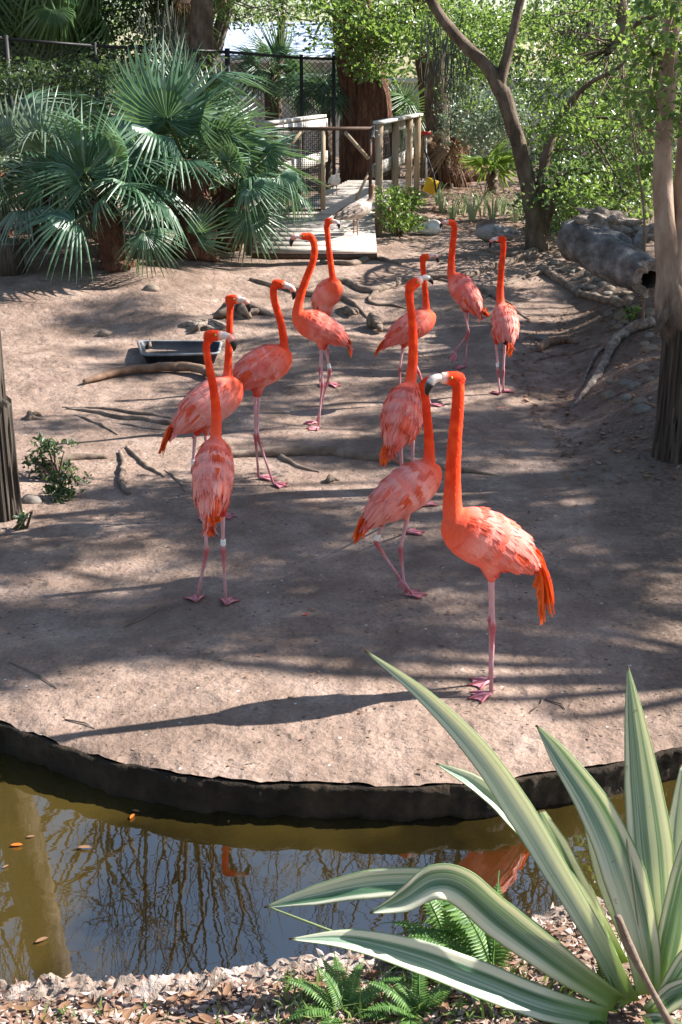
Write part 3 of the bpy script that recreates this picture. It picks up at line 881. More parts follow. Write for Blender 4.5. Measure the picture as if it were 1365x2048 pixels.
        feather(pm, p - n * 0.003, dvec, n, ln, wd, tuple(cc * rs.uniform(0.95, 1.04)), lift=ln * rs.uniform(-0.01, 0.03), droop=ln * 0.05, segs=3, fold=.05,
                tipcol=tuple(np.clip(cc * 0.95 + 0.05 * C_PALE, 0, 1)))
        nidx = np.where(isneck & (tpar > .2))[0]
    if len(nidx) and cnt > 1500:
        fr_n = [(NP[min(i + 1, len(NP) - 1)] - NP[max(0, i - 1)]) for i in range(len(NP))]
        for i in nidx[rs.integers(0, len(nidx), int(cnt * .35))]:
            t = -Vector(tuple(fr_n[int(tpar[i] * (len(NP) - 1))])).normalized(); n = Vector(tuple(Nn[i]))
            cc = np.clip(col[i] * rs.uniform(.9, 1.1) + rs.uniform(0, .02) * np.array((0, 1, .3)), 0, 1)
            l = rs.uniform(.009, .016); feather(pm, Vector(tuple(V[i])) - n * .0015, t + Vector(rs.normal(0, .16, 3)), n, l, l * .32, tuple(cc), lift=l * rs.uniform(0, .05), segs=3)
    props(pm.build('plumage', M['feather'], root, use_col=True), kind='stuff')
    # ---- tail and wing quills hanging behind
    rump = c - A * (0.80 * L) + U * (hb * 0.05)
    for t in sp['tail']:
        tp = q(t[0], t[1], -A.y * L * 0.95 + (t[3] if len(t) > 3 else 0))
        dark = len(t) > 4
        for k2 in range(t[2] + 4):
            j1 = Vector(rs.normal(0, 0.016, 3)); j2 = Vector(rs.normal(0, 0.009, 3))
            st = rump + A * rs.uniform(0.05, 0.40) * L + j1 + S * rs.uniform(-.5, .5) * hw * 0.6 + U * hb * rs.uniform(-.1, .35)
            e = tp + j2 + (st - tp) * rs.uniform(0.0, 0.30) ** 1.6
            ex = c - A * (L * rs.uniform(.96, 1.08)) + U * (hb * rs.uniform(-.05, .2)) + S * (S.dot(e - c) * .5)
            mid = ex.lerp(e, 0.12)
            cc = (C_ORANGE if rs.uniform() < 0.82 else (C_RED if rs.uniform() < .7 else C_PINK)) * rs.uniform(0.85, 1.1)
            if dark: cc = C_BLACK * 2
            plume('tail_feather', root, [st, mid, e], 0.042 * rs.uniform(0.8, 1.15), cc, cc if dark else cc * 0.35 + np.array((0.88, 0.19, 0.03)) * 0.65, (S * 0.8 + U * 0.5 * rs.normal()).normalized(), M['feather'])
    for bnd in sp.get('bands', []):
        f = legs[bnd]
        p = f['hp'].lerp(f['an'], 0.76); d = (f['an'] - f['hp']).normalized()
        m_ = MB(); tube(m_, [p - d * 0.017, p - d * 0.012, p + d * 0.012, p + d * 0.017], [0.0125, 0.0135, 0.0135, 0.0125], 10)
        m_.build('leg_band', M['band'], root)
    return root

FLOCK = [
 dict(seed=1, label='large flamingo nearest the pond wall, touching bills with its neighbour, legs together', fwd=(-.95, -.30), tilt=27,
      c=(981, 1088), L=.248, hb=.118, hw=.108, nf=1500, pale=.3, orange=.06, vox=.006,
      neck=[(908, 1035, 27), (906, 960, 23), (910, 880, 20), (916, 810, 17.5), (917, 775, 17)], head=(907, 757), look=(-.93, -.25, .10), hl=1.03, bill=.9, pinkbill=False,
      legs=[dict(hip=(984, 1165), ankle=(987, 1252), foot=(982, 1392), hdy=-.02, dir=(-.9, -.35), size=.98), dict(hip=(982, 1162), ankle=(982, 1238), foot=(981, 1366), hdy=.05, ady=.05, dir=(-.9, -.3), size=.98)],
      tail=[(1088, 1250, 4), (1107, 1238, 5), (1103, 1205, 3), (1082, 1215, 3), (1078, 1180, 3)]),
 dict(seed=2, label='flamingo walking with one leg lifted, its bill against the nearest one', fwd=(.86, .42), tilt=27,
      c=(808, 988), L=.236, hb=.115, hw=.108, nf=1100, pale=.72, orange=.02,
      neck=[(856, 950, 19), (859, 895, 15.5), (855, 835, 13), (851, 795, 12), (849, 780, 12.5)], head=(852, 766), look=(.65, .4, .42), hl=.9, bill=.75, pinkbill=False,
      legs=[dict(hip=(768, 1045), ankle=(751, 1084), foot=(801, 1158), up=1, dir=(.3, .2), hdy=-.03, ady=-.03), dict(hip=(814, 1042), ankle=(801, 1098), foot=(811, 1192), hdy=.03, dir=(.95, .05))],
      tail=[(710, 1089, 7), (718, 1072, 4), (728, 1058, 4)], bands=[0]),
 dict(seed=3, label='flamingo with a white face seen from behind, drooping orange tail, second in line', fwd=(.36, .85), tilt=36,
      c=(808, 832), L=.205, hb=.118, hw=.112, nf=1000, pale=.42, orange=.08, y=6.35,
      neck=[(820, 775, 16), (826, 720, 14.5), (826, 660, 12.5), (821, 610, 11), (819, 590, 13)], head=(827, 569), look=(.80, .25, .50), hl=1.0, bill=.75, pinkbill=False,
      legs=[dict(hip=(801, 890), ankle=(806, 960), foot=(813, 1068), hdy=-.02, dir=(.9, .2)), dict(hip=(826, 880), ankle=(826, 935), foot=(848, 1014), hdy=.04, dir=(.6, .6))],
      tail=[(768, 935, 5), (779, 905, 5), (790, 895, 3)]),
 dict(seed=4, label='small flamingo in profile with downturned bill, partly behind the white-faced one', fwd=(.95, .22), tilt=25,
      c=(822, 657), L=.232, hb=.112, hw=.105, nf=600, pale=.3, orange=.0, vox=.0075,
      neck=[(852, 632, 12), (852, 600, 9.5), (849, 565, 8.5), (847, 540, 8), (846, 528, 9)], head=(851, 514), look=(.9, .1, .18), hl=.95, bill=.9,
      legs=[dict(hip=(806, 697), ankle=(800, 737), foot=(801, 808), dir=(.9, 0)), dict(hip=(822, 697), ankle=(838, 745), foot=(862, 812), hdy=.04, dir=(.9, 0))],
      tail=[(747, 714, 4), (756, 700, 4)]),
 dict(seed=5, label='far flamingo lifting a bent leg, head turned towards the white duck', fwd=(-.55, .70), tilt=36,
      c=(931, 589), L=.238, hb=.118, hw=.112, nf=600, pale=.42, orange=-.02, vox=.0075,
      neck=[(905, 557, 12), (903, 525, 10.5), (906, 490, 9.5), (909, 462, 9), (909, 454, 9.5)], head=(903, 445), look=(-.85, -.1, .12), hl=.9, bill=.9,
      legs=[dict(hip=(930, 626), ankle=(938, 664), foot=(911, 703), up=1, dir=(-.3, -.3), ady=-.03), dict(hip=(936, 626), ankle=(936, 668), foot=(931, 735), dir=(-.9, -.1), hdy=.03)],
      tail=[(980, 632, 6), (974, 618, 3)]),
 dict(seed=6, label='flamingo seen from behind with a black wing feather, standing alone near the bank', fwd=(-.12, .9), tilt=38,
      c=(1011, 648), L=.205, hb=.112, hw=.112, nf=600, pale=.55, orange=.0, vox=.0075,
      neck=[(1001, 605, 11.5), (1001, 570, 10), (1004, 530, 9), (1007, 500, 8.5), (1007, 490, 9)], head=(1003, 478), look=(-.9, .1, -.02), hl=.92, bill=.9,
      legs=[dict(hip=(993, 690), ankle=(996, 742), foot=(1000, 790), dir=(-.4, .7)), dict(hip=(1010, 690), ankle=(1007, 742), foot=(1007, 786), dir=(.6, .5))],
      tail=[(1018, 714, 3), (1016, 700, 3), (1010, 690, 2, 0, 1)], bands=[0]),
 dict(seed=7, label='flamingo with S-curved neck facing away from the others, crossed legs, mid island', fwd=(-.95, -.18), tilt=24,
      c=(641, 659), L=.222, hb=.110, hw=.105, nf=800, pale=.3, orange=-.1, vox=.007,
      neck=[(597, 640, 16), (598, 605, 13), (612, 560, 11), (627, 520, 10), (629, 490, 10), (621, 473, 10.5)], head=(611, 473), look=(-.93, -.1, .05), hl=.98, bill=1.0,
      legs=[dict(hip=(643, 700), ankle=(645, 770), foot=(637, 858), dir=(-.5, -.6)), dict(hip=(651, 700), ankle=(661, 742), foot=(634, 847), hdy=.04, ady=.04, dir=(-.8, -.3))],
      tail=[(706, 712, 4), (702, 695, 3)], bands=[1]),
 dict(seed=8, label='pale-breasted flamingo facing the viewer behind the S-necked one, dark bill', fwd=(.42, -.80), tilt=30,
      c=(654, 592), L=.24, hb=.112, hw=.108, nf=450, pale=.55, orange=-.1, vox=.0075,
      neck=[(671, 590, 11), (665, 550, 9.5), (659, 505, 8.5), (655, 465, 8), (654, 454, 9)], head=(659, 442), look=(.85, -.35, .0), hl=.9, bill=.85, pinkbill=False,
      legs=[dict(hip=(645, 635), ankle=(640, 738), foot=(641, 768), dir=(.5, -.7)), dict(hip=(656, 635), ankle=(655, 700), foot=(658, 770), hdy=.04, dir=(.8, -.2))],
      tail=[(628, 612, 3)]),
 dict(seed=9, label='flamingo striding past the black tub, neck curved, bill pointing down', fwd=(.90, .25), tilt=22,
      c=(522, 739), L=.225, hb=.122, hw=.112, nf=1000, pale=.38, orange=.12, vox=.0065,
      neck=[(568, 728, 15), (569, 690, 12.5), (562, 645, 11), (550, 605, 10.5), (547, 580, 10.5), (550, 571, 11)], head=(559, 568), look=(.88, -.1, -.18), hl=1.0, bill=1.0,
      legs=[dict(hip=(511, 795), ankle=(511, 872), foot=(518, 958), hdy=-.02, dir=(.95, 0)), dict(hip=(517, 795), ankle=(515, 872), foot=(547, 970), hdy=.03, ady=.03, dir=(.85, -.4))],
      tail=[(462, 778, 3), (472, 785, 2)]),
 dict(seed=10, label='flamingo with long orange tail, body half hidden behind the one seen from behind', fwd=(.90, .35), tilt=28,
      c=(418, 812), L=.240, hb=.125, hw=.115, nf=1000, pale=.78, orange=.08, vox=.0065,
      neck=[(455, 765, 14), (457, 720, 11.5), (459, 670, 10), (460, 630, 9.5), (461, 610, 10)], head=(466, 599), look=(.88, -.3, .02), hl=1.0, bill=.9,
      legs=[dict(hip=(390, 872), ankle=(386, 940), foot=(399, 1038), hdy=-.03, dir=(.7, -.5)), dict(hip=(412, 872), ankle=(418, 945), foot=(438, 1034), hdy=.04, dir=(.9, -.1))],
      tail=[(318, 908, 7), (324, 896, 4), (332, 880, 4), (345, 868, 3)], bands=[0]),
 dict(seed=11, label='flamingo seen from behind with legs apart and white band above one ankle', fwd=(.04, .93), tilt=38,
      c=(427, 957), L=.235, hb=.112, hw=.102, nf=1300, pale=.68, orange=.10,
      neck=[(432, 875, 15), (433, 830, 15), (428, 780, 13), (418, 730, 11.5), (413, 695, 11), (417, 678, 12)], head=(427, 671), look=(.88, -.15, .02), hl=.98, bill=.95,
      legs=[dict(hip=(409, 1035), ankle=(414, 1100), foot=(394, 1206), hdy=-.02, dir=(-.25, .9)), dict(hip=(446, 1035), ankle=(447, 1100), foot=(453, 1212), hdy=-.02, dir=(.15, .9))],
      tail=[(421, 1070, 5), (426, 1045, 4), (440, 1040, 2)], bands=[1]),
]
for sp in FLOCK: flamingo(sp)

# ================================================================== GEESE AND DUCKS
def fowl(name, label, cat, px, py, fwd, size, c_body, c_wing, c_head, c_bill, sleeping=False, neck_up=1.0, group=None):
    g = G(px, py) if not isinstance(px, Vector) else px
    root = thing(name, g, label, cat, group)
    F = Vector((fwd[0], fwd[1], 0)).normalized(); Z = Vector((0, 0, 1)); S = F.cross(Z)
    hgt = 0.0 if sleeping else 0.24 * size
    A = (F * 0.96 + Z * (0.05 if sleeping else 0.2)).normalized(); U = S.cross(A)
    c = g + Z * (hgt + 0.125 * size)
    mb = MB()
    pr = [(-.40, .015, .012), (-.33, .05, .035), (-.22, .10, .09), (-.08, .13, .125), (.06, .135, .135), (.17, .115, .115), (.25, .075, .08), (.30, .02, .02)]
    vs, fs = [], []
    n = 14
    for s, w, h in pr:
        for i in range(n):
            a = 2 * math.pi * i / n
            vs.append(c + A * (s * size) + S * (w * size * math.cos(a)) + U * (h * size * math.sin(a)))
    for j in range(len(pr) - 1):
        for i in range(n):
            x, y = j * n + i, j * n + (i + 1) % n; fs.append((x, y, y + n, x + n))
    fs += [tuple(range(n - 1, -1, -1)), tuple((len(pr) - 1) * n + i for i in range(n))]
    mb.add(vs, fs)
    if sleeping:
        nk = [c + A * (.2 * size), c + A * (.25 * size) + U * (.10 * size), c + A * (.16 * size) + U * (.17 * size), c + A * (.04 * size) + U * (.165 * size) + S * (.03 * size)]
        hd = -A
    else:
        nk = [c + A * (.2 * size), c + A * (.29 * size) + Z * (.10 * size), c + F * (.30 * size) + Z * (.24 * size * neck_up), c + F * (.30 * size) + Z * (.36 * size * neck_up)]
        hd = F
    path = catmull(nk, 5)
    tube(mb, path, interp([.07 * size, .045 * size, .034 * size, .036 * size], len(path)), 10)
    hc = path[-1] + hd * (.02 * size)
    blob(mb, hc, (.055 * size, .036 * size, .04 * size), 3, 0.05, ax=(hd, hd.cross(Z).normalized(), Z), nu=10, nv=8)
    V, Nn, Fc = remeshed(mb, 0.012, 4)
    dh = np.linalg.norm(V - np.array(hc), axis=1)
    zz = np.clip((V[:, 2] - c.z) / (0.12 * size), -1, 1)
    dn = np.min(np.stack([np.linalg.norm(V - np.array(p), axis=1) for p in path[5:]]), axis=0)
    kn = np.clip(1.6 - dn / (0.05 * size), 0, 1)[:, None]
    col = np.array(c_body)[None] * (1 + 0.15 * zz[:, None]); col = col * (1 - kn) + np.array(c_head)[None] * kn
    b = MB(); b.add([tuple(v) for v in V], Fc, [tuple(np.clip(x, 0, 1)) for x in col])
    if not sleeping:
        for sg in (-1, 1):
            hp = c + S * (sg * .05 * size) - U * (.08 * size) - A * (.02 * size); ft = Vector((hp.x, hp.y, gz(hp.x, hp.y) + 0.008)) if not isinstance(px, Vector) else Vector((hp.x, hp.y, g.z + .008))
            lc = (0.30, 0.17, 0.12)
            tube(b, [hp, hp.lerp(ft, .5), ft, ft + F * .05 * size], [.02 * size, .011 * size, .010 * size, .006 * size], 7, lc)
            for gg in (-.5, .5):
                tube(b, [ft, ft + (F + S * gg).normalized() * .06 * size], [.008 * size, .003 * size], 5, lc)
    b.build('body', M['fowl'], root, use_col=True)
    bl = MB(); tube(bl, [hc + hd * (.045 * size), hc + hd * (.075 * size) - Z * .006, hc + hd * (.105 * size) - Z * (.016 * size)], [.022 * size, .018 * size, .008 * size], 8, c_bill, flat=0.7)
    bl.build('bill', M['bill'], root, use_col=True)
    rs = np.random.default_rng(int(size * 1000) + int(g.x * 77))
    for sg in (-1, 1):
        w = MB()
        for i in range(70):
            s = rs.uniform(-.28, .16); h = rs.uniform(-.3, .95)
            ww = np.interp(s, [-.4, -.2, 0, .2], [.02, .10, .135, .10]) * size
            p = c + A * (s * size) + S * (sg * ww * math.sqrt(max(0.05, 1 - min(.95, h * h)))) + U * (h * ww * 1.0)
            nrm = (S * sg * math.sqrt(max(.05, 1 - h * h)) + U * h).normalized()
            cc = np.array(c_wing[int(rs.integers(0, len(c_wing)))]) * rs.uniform(.85, 1.1)
            feather(w, p + nrm * .004, -A * 1.0 - U * .12, nrm, rs.uniform(.08, .14) * size, .034 * size, tuple(cc), lift=.004, tipcol=tuple(np.clip(cc * 1.35 + .03, 0, 1)))
        w.build('wing', M['fowl'], root, use_col=True)
    return root
# ================================================================== WALKWAY, RAILINGS, GATE
ZD, ZR = 0.87, 2.04
def rx(y): return 0.50 + 0.167 * (y - 17)         # line of the right-hand railing
def lx_(y): return rx(y) - 1.42
bw = thing('boardwalk', (0.0, 17.1, 0.6), 'plank boardwalk behind the gate, leading back between two railings', 'boardwalk')
yy = 17.12
while yy < 23.2:
    m_ = MB()
    x0, x1 = lx_(yy) + 0.02, rx(yy) - 0.02
    box(m_, ((x0 + x1) / 2, yy + 0.135, ZD - 0.02 + 0.004 * n3(yy, 0, 0, 9)), (x1 - x0, 0.272, 0.04), None, 0.004)
    m_.build('plank', M['plank'], bw)
    yy += 0.282
for xo in (0.12, 1.30):
    m_ = MB(); bar(m_, (lx_(17.1) + xo, 17.12, ZD - 0.12), (lx_(23.2) + xo, 23.2, ZD - 0.12), 0.06, 0.14); m_.build('joist', M['lumber'], bw)
rp = thing('entrance_ramp', (0.0, 15.6, 0.5), 'broad sunlit wooden ramp where the brown goose stands', 'ramp')
def zr(y): return 0.555 + (ZD - 0.03 - 0.555) * (y - 15.55) / 1.5
for i in range(8):
    y0 = 15.55 + i * 0.188; m_ = MB()
    a0, b0 = Vector((-1.1, y0 + .092, zr(y0 + .092))), Vector((0.44, y0 + .092, zr(y0 + .092)))
    bar(m_, a0, b0, 0.045, 0.182, Vector((0, 1, 0.15))); m_.build('plank', M['plank'], rp)
m_ = MB(); bar(m_, (-1.1, 15.43, 0.525), (0.44, 15.43, 0.525), 0.05, 0.07); m_.build('edge_board', M['rust'], rp)

def railing(label, xf, ys, inner, group):
    r = thing('wooden_railing', (xf(ys[0]), ys[0], 0.6), label, 'railing', group)
    for i, y in enumerate(ys):
        m_ = MB(); zb = gz(xf(y), y) - 0.02
        box(m_, (xf(y), y, (zb + ZR - 0.02) / 2), (0.095, 0.095, ZR - 0.02 - zb), None, 0.008); m_.build('post', M['lumber'], r)
    a, b = ys[0] - 0.08, ys[-1] + 0.1
    m_ = MB(); bar(m_, (xf(a), a, ZR), (xf(b), b, ZR), 0.15, 0.04); m_.build('top_rail', M['lumber_pale'], r)
    m_ = MB(); bar(m_, (xf(a) + inner * 0.072, a, ZR - 0.11), (xf(b) + inner * 0.072, b, ZR - 0.11), 0.04, 0.14); m_.build('fascia', M['lumber_pale'], r)
    m_ = MB(); bar(m_, (xf(a + .1) + inner * 0.072, a + .1, ZD + 0.56), (xf(b) + inner * 0.072, b, ZD + 0.56), 0.04, 0.17); m_.build('mid_rail', M['lumber_pale'], r)
    w = MB()
    for i in range(int((b - a) / 0.085)):
        y = a + i * 0.085; x = xf(y) + inner * 0.045
        bar(w, (x, y, ZD + .02), (x, y, ZR - .05), 0.0035, 0.0035)
    for i in range(13):
        z = ZD + .02 + i * 0.085
        bar(w, (xf(a) + inner * .048, a, z), (xf(b) + inner * .048, b, z), 0.0035, 0.0035)
    props(w.build('wire_mesh', M['wire'], r), kind='stuff')
    return r
railing('wooden railing with bleached boards and wire mesh, beyond the fan palms', lx_, [17.0, 18.8, 20.6], 1, 'boardwalk railings')
railing('wooden railing with four square posts beside the green shrub', rx, [17.0, 18.7, 20.4, 21.6], -1, 'boardwalk railings')

gt = thing('gate', (rx(17), 16.98, 0.87), 'brown steel double gate with diagonal braces across the boardwalk entrance', 'gate')
yg = 16.93
pgz = lambda px, py: Q(px, py, yg)
def gbar(name, a, b, w, mat):
    m_ = MB(); bar(m_, pgz(*a), pgz(*b), w, w, Vector((0, 1, 0))); return m_.build(name, mat, gt)
gbar('top_bar', (549, 258), (748, 257), 0.045, M['rust'])
gbar('bottom_bar', (549, 420), (643, 420), 0.04, M['rust'])
gbar('stile', (647, 262), (647, 420), 0.06, M['lumber'])
gbar('stile', (552, 262), (552, 418), 0.04, M['rust'])
gbar('stile', (741, 262), (741, 395), 0.045, M['rust'])
gbar('brace', (606, 262), (556, 318), 0.05, M['lumber'])
gbar('brace', (690, 264), (738, 318), 0.05, M['lumber'])
gbar('brace', (712, 400), (738, 345), 0.035, M['lumber'])
w = MB()
for i in range(22):
    x = 556 + i * 4.1; bar(w, pgz(x, 262), pgz(x, 418), 0.006, 0.006, Vector((0, 1, 0)))
for i in range(36):
    y = 264 + i * 4.3; bar(w, pgz(554, y), pgz(645, y), 0.006, 0.006, Vector((0, 1, 0)))
props(w.build('wire_mesh', M['wire'], gt), kind='stuff')
m_ = MB(); tube(m_, [pgz(752 + 6 * math.cos(a), 268 + 7 * math.sin(a)) - Vector((0, .05, 0)) for a in np.linspace(0, 5.4, 12)], [0.008] * 12, 6); m_.build('latch_ring', M['steel'], gt)

# long-handled dustpan by the railing
dp = thing('dustpan', Q(868, 384, 20.2), 'yellow dustpan on a grey pole with red grip beside the railing', 'dustpan')
m_ = MB(); tube(m_, [Q(852, 268, 20.2), Q(853, 372, 20.1)], [.016, .016], 7); m_.build('pole', M['steel'], dp)
m_ = MB(); bar(m_, Q(843, 266, 20.2), Q(862, 266, 20.2), .05, .05); m_.build('grip', M['red'], dp)
m_ = MB(); a = Q(862, 372, 20.0); box(m_, a, (0.20, 0.06, 0.22), (Vector((.9, .2, -.35)).normalized(), Vector((-.2, 1, 0)).normalized(), Vector((.35, 0, .93)).normalized()), .01); m_.build('pan', M['yellow'], dp)
m_ = MB(); tube(m_, [Q(850, 300, 20.1), Q(868, 350, 20.0), Q(873, 385, 19.9)], [.014] * 3, 6); m_.build('broom_handle', M['black_metal'], dp)

# ================================================================== FENCE AND BUILDING BEHIND
fc = thing('chain_link_fence', (-3, 23, 0.7), 'black chain-link fence running behind the fan palms', 'fence')
FN = [Q(-60, 62, 21.5), Q(12, 78, 21.8), Q(190, 92, 22.4), Q(455, 104, 23.2), Q(603, 116, 23.6), Q(668, 118, 23.8)]
for i, p in enumerate(FN):
    m_ = MB(); g_ = Vector((p.x, p.y, gz(p.x, p.y) - .05)); tube(m_, [g_, p + Vector((0, 0, .06))], [.045 if i in (1, 3) else .032] * 2, 8); m_.build('fence_post', M['black_metal'], fc)
for a, b in zip(FN[:-1], FN[1:]):
    m_ = MB(); tube(m_, [a, b], [.026, .026], 7); m_.build('top_rail', M['black_metal'], fc)
w = MB()
for a, b in zip(FN[:-1], FN[1:]):
    za, zb = gz(a.x, a.y), gz(b.x, b.y)
    Ln = (b - a).length; nn = int(Ln / 0.10); hgt = 2.0; st = int(hgt / 0.10)
    for i in range(-st, nn + 1):
        for sg in (1, -1):
            i0, i1 = (i, i + st) if sg > 0 else (i + st, i)
            t0, t1 = i0 / nn, i1 / nn
            h0, h1 = 0.0, 1.0
            lo, hi = 0.0, 1.0
            if t1 != t0:
                for tt in (0.0, 1.0):
                    k = (tt - t0) / (t1 - t0)
                    if (t0 < tt) == (t1 > t0) and 0 < k < 1:
                        if tt == 0.0 and t0 < 0: lo = max(lo, k)
                        elif tt == 1.0 and t1 > 1: hi = min(hi, k)
                        elif tt == 1.0 and t0 > 1: lo = max(lo, k)
                        elif tt == 0.0 and t1 < 0: hi = min(hi, k)
            if (min(t0, t1) > 1) or (max(t0, t1) < 0) or hi <= lo: continue
            def pt(k):
                t = t0 + (t1 - t0) * k; p = a.lerp(b, t); return Vector((p.x, p.y, p.z - 0.02 - hgt * (1 - k)))
            bar(w, pt(lo), pt(hi), 0.007, 0.007)
props(w.build('chain_link', M['black_metal'], fc, smooth_=False), kind='stuff')

bd = thing('storage_building', (-1.0, 34, 0.85), 'low pale building with blue-grey roof beyond the fence', 'building')
def zpt(px, py, y): return Q(px, py, y)
m_ = MB()
a0, a1 = Q(420, 112, 33.0), Q(690, 112, 33.0)
m_.add([(a0.x, 33, .7), (a1.x, 33, .7), (a1.x, 33, a1.z), (a0.x, 33, a0.z), (a0.x, 38, .7), (a1.x, 38, .7), (a1.x, 38, a1.z), (a0.x, 38, a0.z)], [(0, 1, 2, 3), (1, 5, 6, 2), (5, 4, 7, 6), (4, 0, 3, 7)]); m_.build('wall', M['wall'], bd, smooth_=False)
m_ = MB()
e0, e1 = Q(410, 110, 32.6), Q(700, 110, 32.6); r0, r1 = Q(410, 44, 36), Q(700, 44, 36)
T_ = Vector((0, 0, .08))
m_.add([e0, e1, r1, r0, e0 - T_, e1 - T_, r1 - T_, r0 - T_], [(0, 1, 2, 3), (7, 6, 5, 4), (0, 4, 5, 1), (1, 5, 6, 2), (2, 6, 7, 3), (3, 7, 4, 0)]); m_.build('roof', M['roof'], bd, smooth_=False)
m_ = MB(); bar(m_, e0 - Vector((0, .03, .10)), e1 - Vector((0, .03, .10)), .05, .16); m_.build('fascia', M['white_trim'], bd)
for py in (150, 196):
    m_ = MB(); bar(m_, Q(425, py, 32.95), Q(688, py, 32.95), .06, .09); m_.build('wall_rail', M['white_trim'], bd)
for px in (470, 530, 590, 650):
    m_ = MB(); bar(m_, Q(px, 112, 32.94), Q(px, 236, 32.94), .09, .04, Vector((0, 1, 0))); m_.build('wall_panel_joint', M['white_trim'], bd)
pf = thing('board_fence', (3, 31, .8), 'pale board fence glimpsed between trunks behind the railing', 'fence')
for i in range(34):
    x = 1.0 + i * 0.155; m_ = MB(); zt = 2.55 + .02 * n3(i, 0, 0, 1.7)
    box(m_, (x, 31, (0.7 + zt) / 2), (0.145, .03, zt - .7)); m_.build('board', M['wall'], pf)
m_ = MB(); bar(m_, (.9, 30.96, 2.6), (6.3, 30.96, 2.6), .07, .1); m_.build('cap_rail', M['white_trim'], pf)

# ================================================================== POSTS, LOGS, STUMPS, ROOTS ON THE ISLAND
def piling(label, px0, px1, ptop, pbase, mat, seed, notch=False):
    g = G((px0 + px1) / 2, pbase); mp_ = mpp(g.y)
    ta = Q((px0 + px1) / 2, ptop, g.y)
    r = (px1 - px0) / 2 * (ta - EYE).dot(Vector((0, CP, -SP))) / FPX
    o = thing('wooden_piling', g, label, 'post', 'weathered pilings at the sides of the island')
    m_ = MB(); n = 120; vs, fs = [], []
    H = ta.z - g.z; rows = 44
    for j in range(rows + 1):
        t = j / rows
        for i in range(n):
            a = 2 * math.pi * i / n
            gk = mnoise.noise(Vector((math.cos(a) * 6 + 9, math.sin(a) * 6, seed + t * .55)))
            gr = 1 + 0.05 * mnoise.noise(Vector((math.cos(a) * 3, math.sin(a) * 3, seed + t * 1.2))) + 0.03 * mnoise.noise(Vector((math.cos(a) * 14, math.sin(a) * 14, seed + t * 1.5))) - .16 * max(0, 1 - abs(gk) / .07) - (.09 if gk > .30 else 0)
            fl = 1 + .10 * (1 - t) ** 6
            x, y = math.cos(a) * r * gr * fl, math.sin(a) * r * gr * fl
            z = -0.06 + (H + .06) * t
            if j == rows: z += 0.045 * mnoise.noise(Vector((math.cos(a) * 3, math.sin(a) * 3, seed * 2))) - (0.09 if notch and (4.75 < a < 5.3) else 0) - (.13 if notch and (a > 5.3 or a < .9) and t == 1 else 0) + (.02 if j == rows else 0) * mnoise.noise(Vector((math.cos(a) * 12, math.sin(a) * 12, 3)))
            tn = .62 + .05 * mnoise.noise(Vector((math.cos(a) * 9, math.sin(a) * 9, 1)))
            if notch and (a > 5.35 or a < .9) and t > tn: x *= .78
            vs.append(g + Vector((x, y, z)))
    for j in range(rows):
        for i in range(n):
            a, b = j * n + i, j * n + (i + 1) % n; fs.append((a, b, b + n, a + n))
    k = len(vs)
    for i in range(n): vs.append(g + Vector((math.cos(2 * math.pi * i / n) * r * .5, math.sin(2 * math.pi * i / n) * r * .5, H - .035 + .02 * n3(i, seed, 0, .5))))
    for i in range(n): fs.append((rows * n + i, rows * n + (i + 1) % n, k + (i + 1) % n, k + i))
    fs.append(tuple(k + i for i in range(n)))
    m_.add(vs, fs); m_.build('shaft', mat, o, smooth_=False)
    return o
piling('grey split wooden piling with notched top beside the ivy', -52, 44, 655, 1030, M['post'], 1, True)
piling('dark wooden piling standing in front of the pale smooth tree', 1306, 1405, 655, 905, M['post_dark'], 4)
g = G(22, 545)
st_ = thing('cut_stump', g, 'short grey cut log standing upright by the silvery palms', 'stump')
m_ = MB(); hh = (Q(22, 488, g.y) - g).z
tube(m_, [g - Vector((0, 0, .05)), g + Vector((0, 0, hh * .5)), g + Vector((0, 0, hh))], [.17, .155, .15], 22, jitter=.06); m_.build('bark', M['post'], st_)
m_ = MB(); tube(m_, [g + Vector((0, 0, hh)), g + Vector((0, 0, hh + .006))], [.14, .138], 22); m_.build('cut_face', M['driftwood'], st_)

def ground_path(px, lift=0.0, per=8):
    pts = catmull([G(*p[:2]) for p in px], per)
    return [Vector((p.x, p.y, gz(p.x, p.y) + lift)) for p in pts]
def root_obj(name, label, cat, px, rads, mat, sink=0.25, group=None, jit=.35, seed=0, per=8, kind=None):
    p = ground_path(px, 0, per); r = interp(rads, len(p))
    rs = np.random.default_rng(seed)
    q = []
    for i, (a, b) in enumerate(zip(p, r)):
        w = 0.5 * b
        q.append(a + Vector((w * n3(i, seed, 0, .45) * 1.6, w * n3(i, seed, 5, .45) * 1.6, b * (1 - 2 * sink) + .012 * n3(i, seed, 9, .3))))
    m_ = MB(); tube(m_, q, r, 10, jitter=jit, seed=seed)
    o = m_.build(name, mat, None, q[0])
    return props(o, label, cat, group, kind)
RG = 'surface roots across the dirt'
root_obj('tree_root', 'long dark root crossing mid island behind the striding flamingo', 'root', [(440, 915), (560, 912), (640, 907), (740, 918), (860, 935), (1000, 952)], [.024, .038, .042, .036, .030, .008], M['root'], .28, RG, seed=1)
root_obj('tree_root', 'wavy root lying below the far ramp, leading towards the branching tree', 'root', [(590, 580), (680, 565), (745, 585), (830, 560), (930, 555), (1010, 530), (1075, 515)], [.03, .045, .05, .045, .04, .05, .06], M['root'], .35, RG, seed=2)
root_obj('tree_root', 'arched root nearest the ramp edge', 'root', [(640, 525), (700, 530), (745, 518), (805, 530)], [.02, .035, .045, .01], M['root'], .3, RG, seed=3)
root_obj('tree_root', 'forked offshoot under the wavy root', 'root', [(755, 583), (740, 605), (790, 612), (825, 620)], [.03, .022, .018, .008], M['root'], .4, RG, seed=4)
